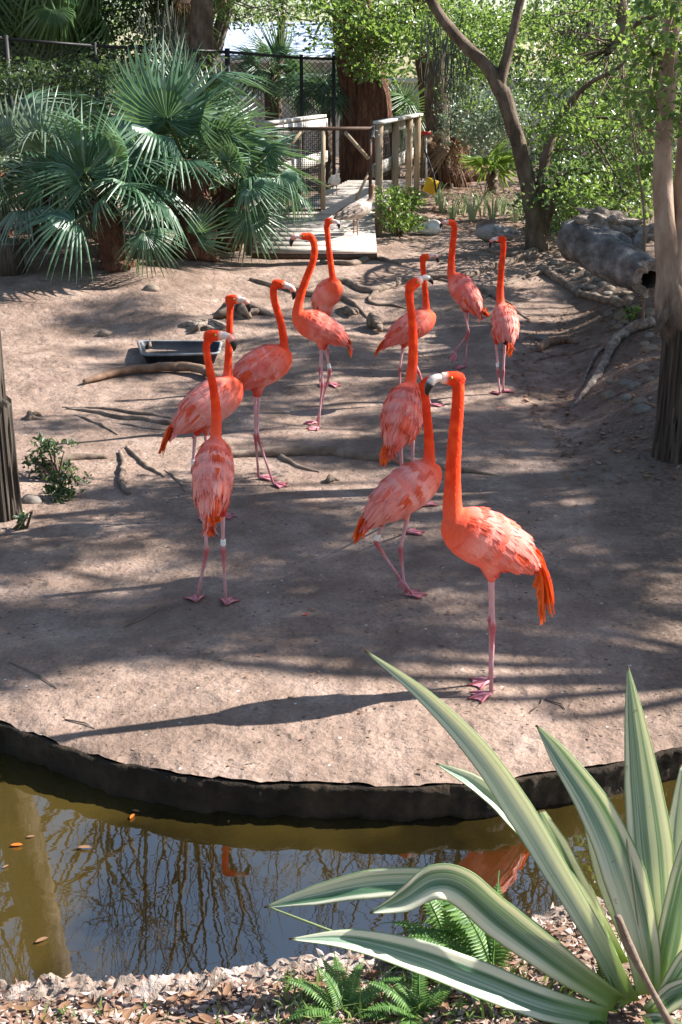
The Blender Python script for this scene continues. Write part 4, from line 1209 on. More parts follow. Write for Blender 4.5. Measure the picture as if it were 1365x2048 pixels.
root_obj('tree_root', 'curved root running from branching tree down beside the pebbles', 'root', [(1080, 540), (1110, 560), (1150, 585), (1190, 600), (1260, 612)], [.05, .045, .04, .045, .03], M['root'], .2, RG, seed=5)
root_obj('tree_root', 'thin root bending below the curved root', 'root', [(890, 625), (960, 600), (1040, 560), (1100, 545)], [.008, .022, .026, .04], M['root'], .45, RG, seed=6)
root_obj('tree_root', 'pale twisted root sprawling down the bank from the smooth tree', 'root', [(1300, 655), (1255, 672), (1222, 700), (1205, 740), (1180, 775), (1145, 815)], [.06, .05, .042, .034, .027, .01], M['driftwood'], .05, RG, seed=7)
root_obj('tree_root', 'short fork of the pale twisted root', 'root', [(1232, 688), (1200, 705), (1180, 735), (1165, 775)], [.035, .022, .016, .006], M['driftwood'], .1, RG, seed=8)
root_obj('tree_root', 'straight root ending in a reddish lump on the bank', 'root', [(1075, 722), (1115, 712), (1160, 705), (1200, 690), (1245, 680)], [.008, .018, .02, .02, .01], M['root'], .3, RG, seed=9)
root_obj('tree_root', 'dark root lying left of the orange-tailed flamingo', 'root', [(135, 818), (190, 825), (260, 838), (330, 848), (375, 850)], [.01, .02, .022, .024, .012], M['root'], .35, RG, seed=10)
root_obj('tree_root', 'slender root just above another, near the orange tail', 'root', [(125, 815), (210, 818), (290, 828), (345, 838)], [.006, .016, .018, .01], M['root'], .4, RG, seed=11)
root_obj('tree_root', 'root stub crossing beside the ivy', 'root', [(100, 925), (160, 918), (215, 915)], [.025, .032, .022], M['root'], .35, RG, seed=12)
root_obj('tree_root', 'short root with pale broken tip pointing at the water', 'root', [(240, 905), (248, 935), (243, 965), (258, 990)], [.012, .022, .02, .016], M['root'], .2, RG, seed=13)
root_obj('tree_root', 'buried root fanning behind the seen-from-behind flamingo', 'root', [(255, 895), (290, 930), (330, 955)], [.012, .022, .008], M['root'], .4, RG, seed=14)
root_obj('tree_root', 'offshoot under the long dark root', 'root', [(560, 912), (600, 935), (640, 945)], [.03, .02, .006], M['root'], .5, RG, seed=15)
root_obj('tree_root', 'third slender root fanning out below the dark root', 'root', [(150, 830), (200, 850), (235, 870)], [.008, .016, .006], M['root'], .4, RG, seed=30)
root_obj('tree_root', 'thin root just above the ivy-side roots', 'root', [(225, 845), (300, 858), (370, 862)], [.006, .014, .008], M['root'], .4, RG, seed=31)
root_obj('tree_root', 'knotted root trailing behind the legs of the striding flamingo', 'root', [(330, 940), (360, 965), (372, 985)], [.01, .016, .005], M['root'], .45, RG, seed=32)
root_obj('tree_root', 'low root sweeping below the hollow stump towards the ramp', 'root', [(500, 560), (560, 575), (620, 590), (690, 600), (740, 640)], [.02, .035, .04, .035, .012], M['root'], .3, RG, seed=16)
root_obj('tree_root', 'root arching in front of the small profile flamingo bank', 'root', [(880, 560), (940, 575), (1000, 600), (1060, 640)], [.015, .03, .034, .012], M['root'], .35, RG, seed=17)
root_obj('tree_root', 'faint root line under the branching tree', 'root', [(960, 500), (1020, 512), (1070, 508)], [.02, .04, .06], M['root'], .35, RG, seed=18)
root_obj('fallen_branch', 'thick brown branch lying in front of the black tub', 'branch', [(168, 770), (215, 758), (280, 748), (350, 745), (405, 752), (440, 768)], [.018, .032, .038, .042, .044, .03], M['branch_brown'], -.15, jit=.15, seed=20)
root_obj('driftwood_piece', 'reddish curved chunk of wood on the bank', 'wood', [(1078, 705), (1095, 692), (1125, 686), (1155, 688)], [.03, .045, .04, .015], M['branch_brown'], .1, jit=.3, seed=21)
root_obj('root_stump', 'upright pointed root snag near the pebble-grey dirt centre', 'wood', [(745, 655), (752, 662), (760, 668)], [.06, .05, .03], M['root'], -.3, jit=.5, seed=22)
# rotten stump and lumps behind the tub
for k, (lab, px, py, r) in enumerate([('rotten bleached stump behind the tub, full of holes', 418, 655, (.24, .15, .07)), ('dark hollow stump remains beyond the bleached one', 480, 628, (.28, .20, .12)),
        ('small bark lump by the tub corner', 305, 690, (.10, .07, .05)), ('broken snag of wood behind the pale-breasted flamingo', 690, 625, (.12, .09, .06)), ('pointed wood snag between two mid-island flamingos', 752, 655, (.055, .05, .13)),
        ('knob of wood sticking out of the long dark root area', 662, 962, (.025, .022, .045)), ('half-buried wood lump beside the split piling', 62, 838, (.07, .06, .05))]):
    g = G(px, py); m_ = MB(); rq = np.random.default_rng(300 + k)
    blob(m_, g + Vector((0, 0, -r[2] * .2)), (r[0] * .8, r[1] * .8, r[2] * .9), k + 1, .5, 2.0, 30, 18)
    for q in range(11 if r[0] > .1 else 5):
        an = rq.uniform(0, 6.28); d = Vector((math.cos(an), math.sin(an) * .7, 0)); l = rq.uniform(.6, 1.5) * r[0]
        p0 = g + d * l * .15 + Vector((0, 0, r[2] * rq.uniform(.3, 1.0))); p1 = g + d * l * .7 + Vector((rq.normal(0, .03), rq.normal(0, .03), r[2] * rq.uniform(.2, .7))); p2 = g + d * l + Vector((rq.normal(0, .04), 0, -.01))
        pt_ = catmull([p0, p1, p2], 5); tube(m_, pt_, interp([r[2] * .42, r[2] * .36, r[2] * .12], len(pt_)), 9, jitter=.7, seed=q)
    props(m_.build('wood_stump', M['driftwood'] if k in (0,) else M['root'], None, g), lab, 'stump')

# the big grey log on the bank, with driftwood on top
la, lb_ = Q(1152, 478, 12.9), Q(1300, 560, 11.0)
la.z = max(la.z, gz(la.x, la.y) + .12); lb_.z = max(lb_.z, gz(lb_.x, lb_.y) + .12)
lg = thing('fallen_log', Vector((la.x, la.y, la.z - .2)), 'big grey fallen log with dark hollow ends lying on the bank', 'log')
lp = [la.lerp(lb_, t) + Vector((0, 0, .015 * math.sin(t * 9))) for t in np.linspace(0, 1, 12)]
lr = [.205, .21, .205, .20, .195, .195, .19, .185, .18, .175, .17, .16]
LP2 = catmull(lp, 4); LR2 = interp(lr, len(LP2))
def shell(k0, names):
    m_ = MB(); fr = frames(LP2); n = 46; vs, fs = [], []
    for i, (p, (t, s, u)) in enumerate(zip(LP2, fr)):
        for k in range(n):
            a = 2 * math.pi * k / n; d = s * math.cos(a) + u * math.sin(a)
            q = 1 + .14 * mnoise.noise(Vector((math.cos(a) * 1.3, math.sin(a) * 1.3, i * .09 + 3))) + .06 * mnoise.noise(Vector((math.cos(a) * 6, math.sin(a) * 6, i * .12))) + .05 * mnoise.noise(p * 9 + d * 2)
            e = 0
            if i in (0, len(LP2) - 1): e = (.05 * mnoise.noise(Vector((math.cos(a) * 3, math.sin(a) * 3, 7 + i)))) * (-1 if i == 0 else 1)
            vs.append(p + d * (LR2[i] * q * k0) + t * e)
    for i in range(len(LP2) - 1):
        for k in range(n):
            x, y = i * n + k, i * n + (k + 1) % n; fs.append((x, y, y + n, x + n) if k0 == 1 else (x + n, y + n, y, x))
    m_.add(vs, fs); return vs, n, m_
ov, nn_, m_ = shell(1, 0); m_.build('trunk', M['log_grey'], lg)
iv, nn_, m_ = shell(.5, 0); m_.build('hollow', M['log_end'], lg)
for b0 in (0, (len(LP2) - 1) * nn_):
    m_ = MB(); m_.add(ov[b0:b0 + nn_] + iv[b0:b0 + nn_], [(k, (k + 1) % nn_, nn_ + (k + 1) % nn_, nn_ + k) for k in range(nn_)]); m_.build('log_end', M['driftwood'] if b0 else M['log_end'], lg)
dwc = Q(1222, 447, 12.6)
m_ = MB(); blob(m_, dwc, (.30, .2, .12), 5, .8, 2.2, 30, 18, ax=(Vector((.95, -.1, -.2)).normalized(), Vector((.1, 1, 0)).normalized(), Vector((.2, 0, .95)).normalized()))
blob(m_, dwc + Vector((.28, -.1, -.08)), (.2, .14, .08), 9, .9, 2.6, 22, 14)
props(m_.build('driftwood_slab', M['driftwood'], None, dwc), 'jagged slab of bleached driftwood resting on the grey log', 'driftwood')
m_ = MB(); pp = [Q(1190, 470, 12.3), Q(1235, 480, 12.2), Q(1270, 500, 12.0), Q(1290, 455, 12.2)]
tube(m_, catmull(pp, 6), interp([.07, .075, .07, .04], 19), 12, jitter=.4); props(m_.build('broken_limb', M['log_grey'], None, pp[0]), 'dark broken limb behind the grey log', 'branch')
# log lying far back
m_ = MB(); pp = [Q(880, 352, 24), Q(985, 345, 24.5)]
tube(m_, [pp[0].lerp(pp[1], t) for t in np.linspace(0, 1, 8)], [.15] * 8, 14, jitter=.2); props(m_.build('fallen_log', M['bark_red'], None, pp[0]), 'reddish log lying far back beyond the small fan palm', 'log')
# black mixing tub
c4 = [G(284, 737), G(441, 735), G(446, 694), G(274, 694)]
zc_ = max(p.z for p in c4) * .5 + min(p.z for p in c4) * .5
tb = thing('tub', c4[0], 'shallow black plastic tub with scuffed grey rim on the dirt', 'tub')
ctr = sum(c4, Vector()) / 4
def quadring(k, z): return [Vector((ctr.x + (p.x - ctr.x) * k, ctr.y + (p.y - ctr.y) * k, zc_ + z)) for p in c4]
def rr_ring(k, z, rad=.14):
    q = quadring(k, z); out = []
    for i in range(4):
        a, b, c = q[i - 1], q[i], q[(i + 1) % 4]
        for t in np.linspace(0, 1, 5):
            p0 = b.lerp(a, rad * (1 - t)); p1 = b.lerp(c, rad * t); out.append(p0.lerp(p1, t))
    return out
def rings(m_, rl, close=False):
    n = len(rl[0]); vs = [p for r in rl for p in r]; fs = []
    for j in range(len(rl) - 1):
        for i in range(n):
            a, b = j * n + i, j * n + (i + 1) % n; fs.append((a, b, b + n, a + n))
    if close: fs.append(tuple((len(rl) - 1) * n + i for i in range(n)))
    m_.add(vs, fs)
m_ = MB(); rings(m_, [rr_ring(.84, -.02), rr_ring(.95, .085), rr_ring(.985, .085)]); rings(m_, [rr_ring(.94, .095), rr_ring(.90, .07), rr_ring(.80, .012)], True); m_.build('basin', M['tub'], tb)
m_ = MB(); rings(m_, [rr_ring(.97, .078), rr_ring(1.0, .084), rr_ring(1.003, .094), rr_ring(.985, .101), rr_ring(.95, .100), rr_ring(.935, .092)]); m_.build('rim', M['tubrim'], tb)

# stones
def stone(label, px, py, r, mat, seed, group=None):
    g = G(px, py); m_ = MB(); r = tuple(.88 * q for q in r); blob(m_, g + Vector((0, 0, r[2] * .25)), r, seed, .32, 1.4, 16, 10)
    o = m_.build('stone', mat, None, g); o.rotation_euler = (0, 0, 0); return props(o, label, 'stone', group)
rs_ = np.random.default_rng(5)
SG = 'river stones bedded in the bank below the grey log'
STP = [(1130, 543), (1142, 552), (1160, 540), (1177, 548), (1172, 562), (1163, 578), (1182, 577), (1220, 582), (1240, 590), (1232, 600), (1252, 588), (1258, 600), (1150, 560), (1196, 560), (1206, 572), (1216, 590), (1120, 530), (1108, 528),
       (1218, 630), (1245, 635), (1255, 645), (1240, 655), (1228, 648), (1300, 630), (1310, 650), (1268, 620), (1290, 690), (1300, 700), (1222, 765), (1250, 770), (1219, 795), (1270, 775), (1283, 805), (1302, 760), (1285, 740), (1255, 800), (1145, 545), (1190, 590), (1243, 612), (1100, 520), (1092, 512), (1118, 515), (1276, 655), (1298, 672)]
for i, (x, y) in enumerate(STP):
    b = rs_.uniform(.045, .085); stone('smooth rounded river stone on the bank by the grey log', x, y, (b, b * rs_.uniform(.6, .9), b * rs_.uniform(.45, .7)), M['stone'] if rs_.uniform() < .6 else M['stone_grey'], i, SG)
for i, (lab, x, y, b) in enumerate([('pale stone behind the tub beside a dark shadow', 211, 670, .085), ('small stone near the base of the fan palms', 304, 580, .10), ('grey rock at the foot of the split piling', 64, 1003, .075), ('dark grey rock at the foot of the dark piling', 1285, 822, .085),
        ('brown pebble alone on the dirt beside the large flamingo', 1080, 1040, .030), ('flat stone below the bank near the lone flamingo', 1065, 774, .06), ('grey flat stone next to the reddish wood chunk', 1083, 678, .08)]):
    stone(lab, x, y, (b, b * .75, b * .55), M['stone_grey'] if i in (2, 3, 6) else M['stone'], 60 + i)
# ================================================================== VEGETATION BUILDERS
def leaf_cloud(clumps, size, rs, up=0.35, aspect=0.55, fold=0.18):
    """clumps: (centre, (rx, ry, rz), count). Many folded leaf blades spread through each clump"""
    tot = sum(int(c[2]) for c in clumps)
    C = np.concatenate([np.repeat(np.array(c[0], dtype=np.float32)[None], int(c[2]), 0) for c in clumps])
    Rr = np.concatenate([np.repeat(np.array(c[1], dtype=np.float32)[None], int(c[2]), 0) for c in clumps])
    d = rs.normal(size=(tot, 3)); d /= np.linalg.norm(d, axis=1)[:, None]
    rad = rs.uniform(0, 1, tot) ** 0.42
    c = C + d * rad[:, None] * Rr
    n = rs.normal(size=(tot, 3)) + np.array([0, 0, up * 2]); n /= np.linalg.norm(n, axis=1)[:, None]
    t = rs.normal(size=(tot, 3)) + d * 0.6; t -= n * np.sum(t * n, 1)[:, None]; t /= np.linalg.norm(t, axis=1)[:, None]
    s = np.cross(n, t)
    L = size * rs.uniform(0.65, 1.3, tot)[:, None]; W = L * aspect * 0.5
    v0 = c - t * L * 0.5; v3 = c + t * L * 0.5 - n * L * 0.08
    v1 = c - t * L * 0.02 - s * W + n * L * fold * 0.6; v2 = c - t * L * 0.02 + s * W + n * L * fold * 0.6
    V = np.stack([v0, v1, v3, v2], 1).reshape(-1, 3)
    b = np.arange(tot) * 4
    F = np.concatenate([np.stack([b, b + 1, b + 2], 1), np.stack([b, b + 2, b + 3], 1)], 0)
    return V, F
def crown(name, clumps, size, mat, parent=None, rs=RNG, up=0.35, aspect=0.55, kind=None, origin=None):
    V, F = leaf_cloud(clumps, size, rs, up, aspect)
    o0 = wpos(parent) if parent is not None else Vector(origin if origin is not None else clumps[0][0])
    me = make_mesh(name, V - np.array(o0, dtype=np.float32), F, mat, smooth_=False)
    o = link(name, me, parent, None if parent is not None else o0)
    if kind: o['kind'] = kind
    return o

def grow(mb, p, d, L, r, depth, rs, up=0.12, spread=0.6, kids=(2, 4), sides=6, minr=0.006, wob=0.16, ratio=0.66):
    """a bare branching limb, recursive"""
    n = 5
    pts, rads = [Vector(p)], [r]
    dd = Vector(d).normalized()
    for i in range(n):
        dd = (dd + Vector(rs.normal(0, wob, 3)) + Vector((0, 0, up * .3))).normalized()
        pts.append(pts[-1] + dd * (L / n)); rads.append(r * (1 - 0.45 * (i + 1) / n))
    tube(mb, pts, rads, sides if depth > 1 else max(3, sides - 2), jitter=.12 if r > .06 else 0)
    if depth <= 0 or rads[-1] < minr: return
    for k in range(int(rs.integers(kids[0], kids[1] + 1))):
        i = int(rs.integers(2, n + 1)) if k else n
        t = (pts[i] - pts[i - 1]).normalized()
        o = Vector(rs.normal(0, 1, 3)); o -= t * o.dot(t); o.normalize()
        nd = (t + o * spread * rs.uniform(.6, 1.3) + Vector((0, 0, up))).normalized()
        grow(mb, pts[i], nd, L * ratio * rs.uniform(.8, 1.15), rads[i] * (.72 if k else .88), depth - 1, rs, up, spread, kids, max(4, sides - 1), minr, wob, ratio)

# fan palm fronds: shared meshes of pleated segments
def fan_mesh(name, mat, nseg, rad, arc, droop, seed, split=0.40):
    rs = np.random.default_rng(seed); m_ = MB()
    for i in range(nseg):
        a = (i / (nseg - 1) - .5) * arc + rs.normal(0, .012)
        ln = rad * (0.80 + 0.2 * math.cos(a * .9)) * rs.uniform(.93, 1.05)
        wid = 2 * rad * split * math.tan(arc / nseg / 2) * 1.25
        dirv = Vector((math.sin(a), math.cos(a), 0)); sv = Vector((math.cos(a), -math.sin(a), 0))
        vs, fs = [], []
        dz = droop * rs.uniform(.7, 1.35); tw = rs.normal(0, .05)
        for t, w in ((.02, .05), (.2, .62), (split, 1.0), (.62, .66), (.84, .36), (1.0, .03)):
            bend = -dz * rad * max(0, t - .35) ** 2 * 1.9 + .10 * rad * math.sin(min(1, t / .6) * math.pi) * .5
            c = dirv * (ln * t) + Vector((0, 0, bend - .07 * rad * abs(a) / 1.6 * t)) + sv * (tw * rad * max(0, t - .4))
            vs += [c - sv * wid * w / 2, c + Vector((0, 0, wid * w * .42)), c + sv * wid * w / 2]
        for k in range(5):
            b = k * 3; fs += [(b, b + 1, b + 4, b + 3), (b + 1, b + 2, b + 5, b + 4)]
        m_.add(vs, fs)
    return make_mesh(name, m_.v, m_.f, mat, smooth_=False)
FANS = [fan_mesh('fan_blade', M['palm'], 30, 1.0, 4.1, .5, 1), fan_mesh('fan_blade', M['palm'], 26, 1.0, 3.4, .6, 2), fan_mesh('fan_blade', M['palm'], 32, 1.0, 4.6, .35, 3), fan_mesh('fan_blade', M['palm'], 24, 1.0, 2.9, 1.0, 4)]
FANS_G = [fan_mesh('fan_blade', M['palm_green'], 26, 1.0, 3.8, .8, 5), fan_mesh('fan_blade', M['palm_green'], 24, 1.0, 3.0, 2.0, 6)]
FANS_B = [fan_mesh('fan_blade', M['leaf_bright'], 15, 1.0, 3.4, .25, 11), fan_mesh('fan_blade', M['leaf_bright'], 13, 1.0, 3.0, .35, 12)]
FANS_D = [fan_mesh('fan_blade', M['palm_dry'], 22, 1.0, 2.4, 2.4, 7), fan_mesh('fan_blade', M['palm_dry'], 18, 1.0, 1.8, 3.0, 8)]
FANS_S = [fan_mesh('fan_blade', M['leaf_silver'], 26, 1.0, 3.9, .5, 9), fan_mesh('fan_blade', M['leaf_silver'], 24, 1.0, 3.2, 1.2, 10)]
def frond(parent, hub, d, up, rad, me, stalk_from=None, smat='petiole', sw=.013):
    """one fan leaf: blade at hub pointing along d; its stalk is a sub-part"""
    d = Vector(d).normalized(); up = Vector(up); s = d.cross(up)
    if s.length < .05: s = d.cross(Vector((.3, -1, .2)))
    s.normalize(); u = s.cross(d).normalized()
    o = link('frond', me, parent)
    o.matrix_basis = Matrix.Translation(Vector(hub) - wpos(parent)) @ Matrix((s, d, u)).transposed().to_4x4() @ Matrix.Scale(rad, 4)
    if stalk_from is not None:
        m_ = MB(); a = Vector(stalk_from); h = Vector(hub); mid = a.lerp(h, .5) + Vector((0, 0, .07 * (h - a).length))
        tube(m_, [a, mid, h], [sw * 1.4, sw, sw * .8], 5)
        inv = (Matrix.Translation(wpos(parent)) @ o.matrix_basis).inverted()
        me2 = make_mesh('stalk', [tuple(inv @ Vector(v)) for v in m_.v], m_.f, M[smat])
        link('stalk', me2, o)
    return o
def fan_palm(label, base, top, n, rs, rad=(.55, .75), stalk=(.4, .8), fans=FANS, low=-.35, trunk_r=.14, mat='bark_red', group=None, name='fan_palm', bias=None):
    base, top = Vector(base), Vector(top)
    r = thing(name, base, label, 'palm', group)
    m_ = MB(); pts = [base.lerp(top, t) + Vector((.02 * math.sin(t * 7), 0, 0)) for t in np.linspace(-.05, 1, 12)]
    tube(m_, pts, [trunk_r * (1.15 + .18 * math.sin(i * 2.3) - .15 * i / 11) for i in range(12)], 14, jitter=.5)
    m_.build('trunk', M[mat], r)
    ga = 2.399963
    for i in range(n):
        z = low + (1 - low) * ((i + .5) / n)
        z = min(.97, z); a = i * ga + rs.uniform(-.3, .3)
        k = math.sqrt(1 - z * z)
        d = Vector((math.cos(a) * k, math.sin(a) * k, z))
        if bias is not None: d = (d + Vector(bias)).normalized()
        L = rs.uniform(*stalk)
        hub = top + d * L + Vector((0, 0, -.10 * L * k))
        bd_ = (d + Vector((0, 0, -.2 * k)) + Vector(rs.normal(0, .38, 3))).normalized()
        up = Vector((0, 0, 1)) + Vector(rs.normal(0, .6, 3))
        frond(r, hub, bd_, up, rs.uniform(*rad), fans[int(rs.integers(0, len(fans)))], top)
    return r

# ------------------------------------------------------------------ the fan palm clump at the back of the island
rs = np.random.default_rng(21)
PG = 'fan palms clumped at the back of the island'
def gp(px, py, dy=0): p = G(px, py); return Vector((p.x, p.y + dy, gz(p.x, p.y + dy)))
pA = fan_palm('tall fan palm at the clump centre with broad upright blades', gp(395, 515), Q(375, 330, 15.4), 14, rs, (.60, .78), (.45, .95), trunk_r=.20, group=PG, low=0.0)
pB = fan_palm('fan palm whose trunk base is hidden under drooping blades', gp(235, 535), Q(205, 400, 14.4), 13, rs, (.5, .64), (.35, .7), trunk_r=.16, group=PG, low=.05)
pC = fan_palm('fan palm leaning towards the boardwalk ramp with reddish trunk', gp(440, 515, .5), Q(470, 385, 15.4), 11, rs, (.42, .55), (.35, .7), trunk_r=.17, group=PG, low=-.05, bias=(.1, -.05, .1))
pD = fan_palm('silvery fan palm crowding the cut stump', gp(80, 505, .6), Q(70, 385, 15.0), 14, rs, (.5, .66), (.4, .85), fans=FANS_S, trunk_r=.14, group=PG)
pE = fan_palm('fan palm rising behind the others against the fence', gp(330, 500, 1.6), Q(320, 300, 17.4), 14, rs, (.6, .8), (.5, 1.0), trunk_r=.16, group=PG)
pF = fan_palm('silvery fan palm at the far edge beside the dark fence post', gp(-40, 500, 1.0), Q(-10, 340, 16.0), 15, rs, (.55, .75), (.4, .9), fans=FANS_S + FANS[:1], group=PG)
pG = fan_palm('fan palm behind the clump reaching over the railing', gp(470, 505, 1.5), Q(415, 330, 16.8), 12, rs, (.48, .6), (.35, .7), group=PG, low=.1)
# fronds that stand out in the clump
for par, hub, d, up, rad, k, top in [
    (pA, Q(335, 240, 15.0), (.05, -.25, 1), (-.1, -1, .1), .92, 2, Q(375, 330, 15.4)), (pB, Q(172, 345, 14.2), (-.05, -.3, 1), (0, -1, .1), .78, 0, Q(205, 420, 14.4)),
    (pE, Q(300, 215, 16.8), (-.75, -.1, 1), (-.5, -1, 0), .80, 0, Q(320, 300, 17.4)), (pG, Q(430, 245, 16.2), (.35, -.2, 1), (.4, -1, .1), .66, 2, Q(455, 330, 16.8)),
    (pC, Q(395, 470, 14.7), (.6, -.5, .8), (-.2, -1, .4), .45, 0, Q(480, 385, 15.4)),
    (pA, Q(270, 385, 14.5), (1, -.5, .0), (.0, -.4, 1), .72, 3, Q(375, 330, 15.4)), (pB, Q(150, 445, 13.8), (-1, -.45, .05), (0, -.5, 1), .70, 1, Q(205, 420, 14.4)),
    (pC, Q(500, 425, 14.9), (.25, -.3, -1), (.1, -1, .1), .60, 0, Q(480, 385, 15.4)), (pC, Q(560, 350, 15.0), (1, -.4, -.55), (0, -.5, 1), .52, 3, Q(480, 385, 15.4)),
    (pD, Q(85, 290, 14.8), (.3, -.2, 1), (.2, -1, .2), .62, 0, Q(70, 395, 15.0)),
    (pD, Q(30, 290, 14.9), (-.4, -.2, 1), (-.2, -1, .2), .62, 0, Q(70, 395, 15.0)),     (pB, Q(290, 465, 13.9), (.4, -.3, -1), (.2, -1, .1), .5, 3, Q(205, 420, 14.4))]:
    frond(par, hub, d, up, rad, (FANS if par is not pD else FANS_S + FANS)[k], top)

# small fan palms farther off
fan_palm('small bright fan palm on the mulch beyond the lilies', Q(985, 385, 20.5), Q(985, 345, 20.5), 8, rs, (.45, .58), (.12, .25), FANS_B, .25, .06, 'bark_dark')
fan_palm('dark fan palm with a thin trunk behind the fence', (Q(545, 250, 26).x, 26, .8), Q(545, 150, 26), 13, rs, (.5, .65), (.3, .5), FANS, -.5, .12, 'bark_dark')
fan_palm('low fan palm at the foot of the great red trunk', (Q(655, 240, 25).x, 25, .8), Q(655, 200, 25), 14, rs, (.5, .65), (.2, .5), FANS, .0, .1, 'bark_dark')
fan_palm('small fan palm behind the railing by the second trunk', (Q(790, 250, 26).x, 26, .8), Q(792, 235, 26), 12, rs, (.5, .65), (.1, .3), FANS_G, .1, .1, 'bark_dark')

# tall cabbage palms whose heads are above the picture; old fronds hang into it
for lab, px, Y, r, ztop, n in [('tall cabbage palm with pale trunk and hanging dry fronds behind the fence', 393, 25.0, .29, 4.9, 40), ('cabbage palm with green fronds hanging over the fence corner', 105, 24.0, .25, 4.3, 58), ('cabbage palm beyond the fence with fronds hanging low', -60, 25.0, .25, 4.4, 54)]:
    b = Vector((Q(px, 200, Y).x, Y, .85)); top = Vector((b.x - .1, Y, ztop + .4))
    r_ = thing('cabbage_palm', b, lab, 'palm', 'cabbage palms behind the fence')
    m_ = MB(); pts = [b.lerp(top, t) for t in np.linspace(0, 1, 14)]; tube(m_, pts, [r * (1.1 + .1 * math.sin(i * 2.9)) for i in range(14)], 14, jitter=.3); m_.build('trunk', M['bark_tan'], r_)
    for i in range(n):
        a = i * 2.4; z = -.75 + 1.6 * i / n
        k = math.sqrt(max(.05, 1 - z * z)); d = Vector((math.cos(a) * k, math.sin(a) * k, z))
        hub = top + d * rs.uniform(.8, 1.4) + Vector((0, 0, -.5 * (1 - z) * .5))
        dry = z < -.45 and px == 393
        fr_ = (FANS_D if dry else FANS_G)
        frond(r_, hub, (d.x * .5, d.y * .5, -1.0 if z < .2 else .2), (d.x, d.y, .4), rs.uniform(.75, 1.05) * (.55 if dry else 1), fr_[int(rs.integers(0, 2))], top, sw=.02)

# ------------------------------------------------------------------ trees at the back of the island
def limb(mb, px, rads, per=8, jit=.2, n=12):
    p = catmull([Q(*q) for q in px], per); tube(mb, p, interp(rads, len(p)), n, jitter=jit); return p
def twigs_to(mb, paths, clumps, rs, r=.010):
    """thin twigs from the limbs to the leaf clumps"""
    allp = [p for q in paths for p in q]
    for c in clumps:
        cc = Vector(tuple(c[0])); a = sorted(allp, key=lambda p: (p - cc).length + rs.uniform(0, .9))[0]
        if (a - cc).length > 1.7: continue
        mid = a.lerp(cc, .55) + Vector(rs.normal(0, .12, 3)); tube(mb, [a, mid, cc], [r, r * .7, r * .4], 4)
        for k in range(4):
            e = cc + Vector(rs.normal(0, 1, 3)) * c[1][0] * .7; tube(mb, [cc, e], [r * .4, r * .2], 3)
def px_clumps(spec, rs, rad, cnt):
    out = []
    for (x0, y0, x1, y1, ya, yb, n) in spec:
        for i in range(n):
            p = Q(rs.uniform(x0, x1), rs.uniform(y0, y1), rs.uniform(ya, yb)); k = rs.uniform(.7, 1.25)
            out.append((p, (rad * k * 1.15, rad * k, rad * k * .7), cnt * k * k))
    return out
rs = np.random.default_rng(33)
bt = gp(1074, 500)
tr = thing('branching_tree', bt, 'dark branching tree forking low beside the grey log, small bright leaves', 'tree')
Y = bt.y
m_ = MB()
L1 = limb(m_, [(1074, 505, Y), (1068, 430, Y), (1045, 320, Y), (1022, 235, Y), (1003, 180, Y)], [.16, .112, .096, .092, .10])
L2 = limb(m_, [(1003, 185, Y), (975, 135, Y), (925, 85, Y), (880, 30, Y), (840, -40, Y)], [.095, .076, .068, .060, .05])
L3 = limb(m_, [(1000, 170, Y), (1015, 110, Y), (1030, 50, Y), (1048, -30, Y)], [.07, .06, .056, .05])
L4 = limb(m_, [(1078, 480, Y), (1080, 400, Y), (1093, 310, Y), (1118, 240, Y), (1158, 185, Y - .3)], [.09, .068, .06, .052, .04])
L5 = limb(m_, [(1158, 185, Y - .3), (1190, 160, Y - .5), (1230, 140, Y - .8), (1275, 100, Y - 1)], [.03, .026, .02, .014], jit=0)
L6 = limb(m_, [(1085, 470, Y), (1100, 415, Y), (1120, 370, Y), (1140, 348, Y)], [.075, .06, .055, .045])
L7 = limb(m_, [(1238, 80, Y + 2), (1245, 40, Y + 2), (1238, -20, Y + 2)], [.09, .085, .08])
L8 = limb(m_, [(1215, 105, Y + 2), (1260, 55, Y + 2), (1310, 28, Y + 2), (1350, 5, Y + 2)], [.05, .05, .045, .04])
for px in ((1160, 290), (1190, 330), (1250, 300)):
    limb(m_, [(1118, 240, Y), (px[0] - 10, px[1] - 60, Y - .4), (px[0] + 30, px[1], Y - .6), (px[0] + 60, px[1] + 60, Y - .8)], [.02, .014, .01, .006], jit=0, n=5)
cl = px_clumps([(850, -10, 1060, 110, Y + 3.5, Y + 6.5, 28), (1060, -10, 1365, 120, Y + 1.5, Y + 5, 36), (880, 80, 1100, 210, Y + 3.2, Y + 5.5, 13), (1100, 90, 1330, 230, Y + .8, Y + 4, 22), (1100, 200, 1310, 360, Y - 1.0, Y + 2, 24), (1150, 330, 1310, 450, Y - 2.0, Y, 16), (1040, 190, 1120, 290, Y + 1.5, Y + 3, 5)], rs, .25, 85)
twigs_to(m_, [L1, L2, L3, L4, L5, L6, L7, L8], cl, rs)
m_.build('trunk', M['bark_dark'], tr)
crown('crown', cl, .070, M['leaf_oak'], tr, rs)
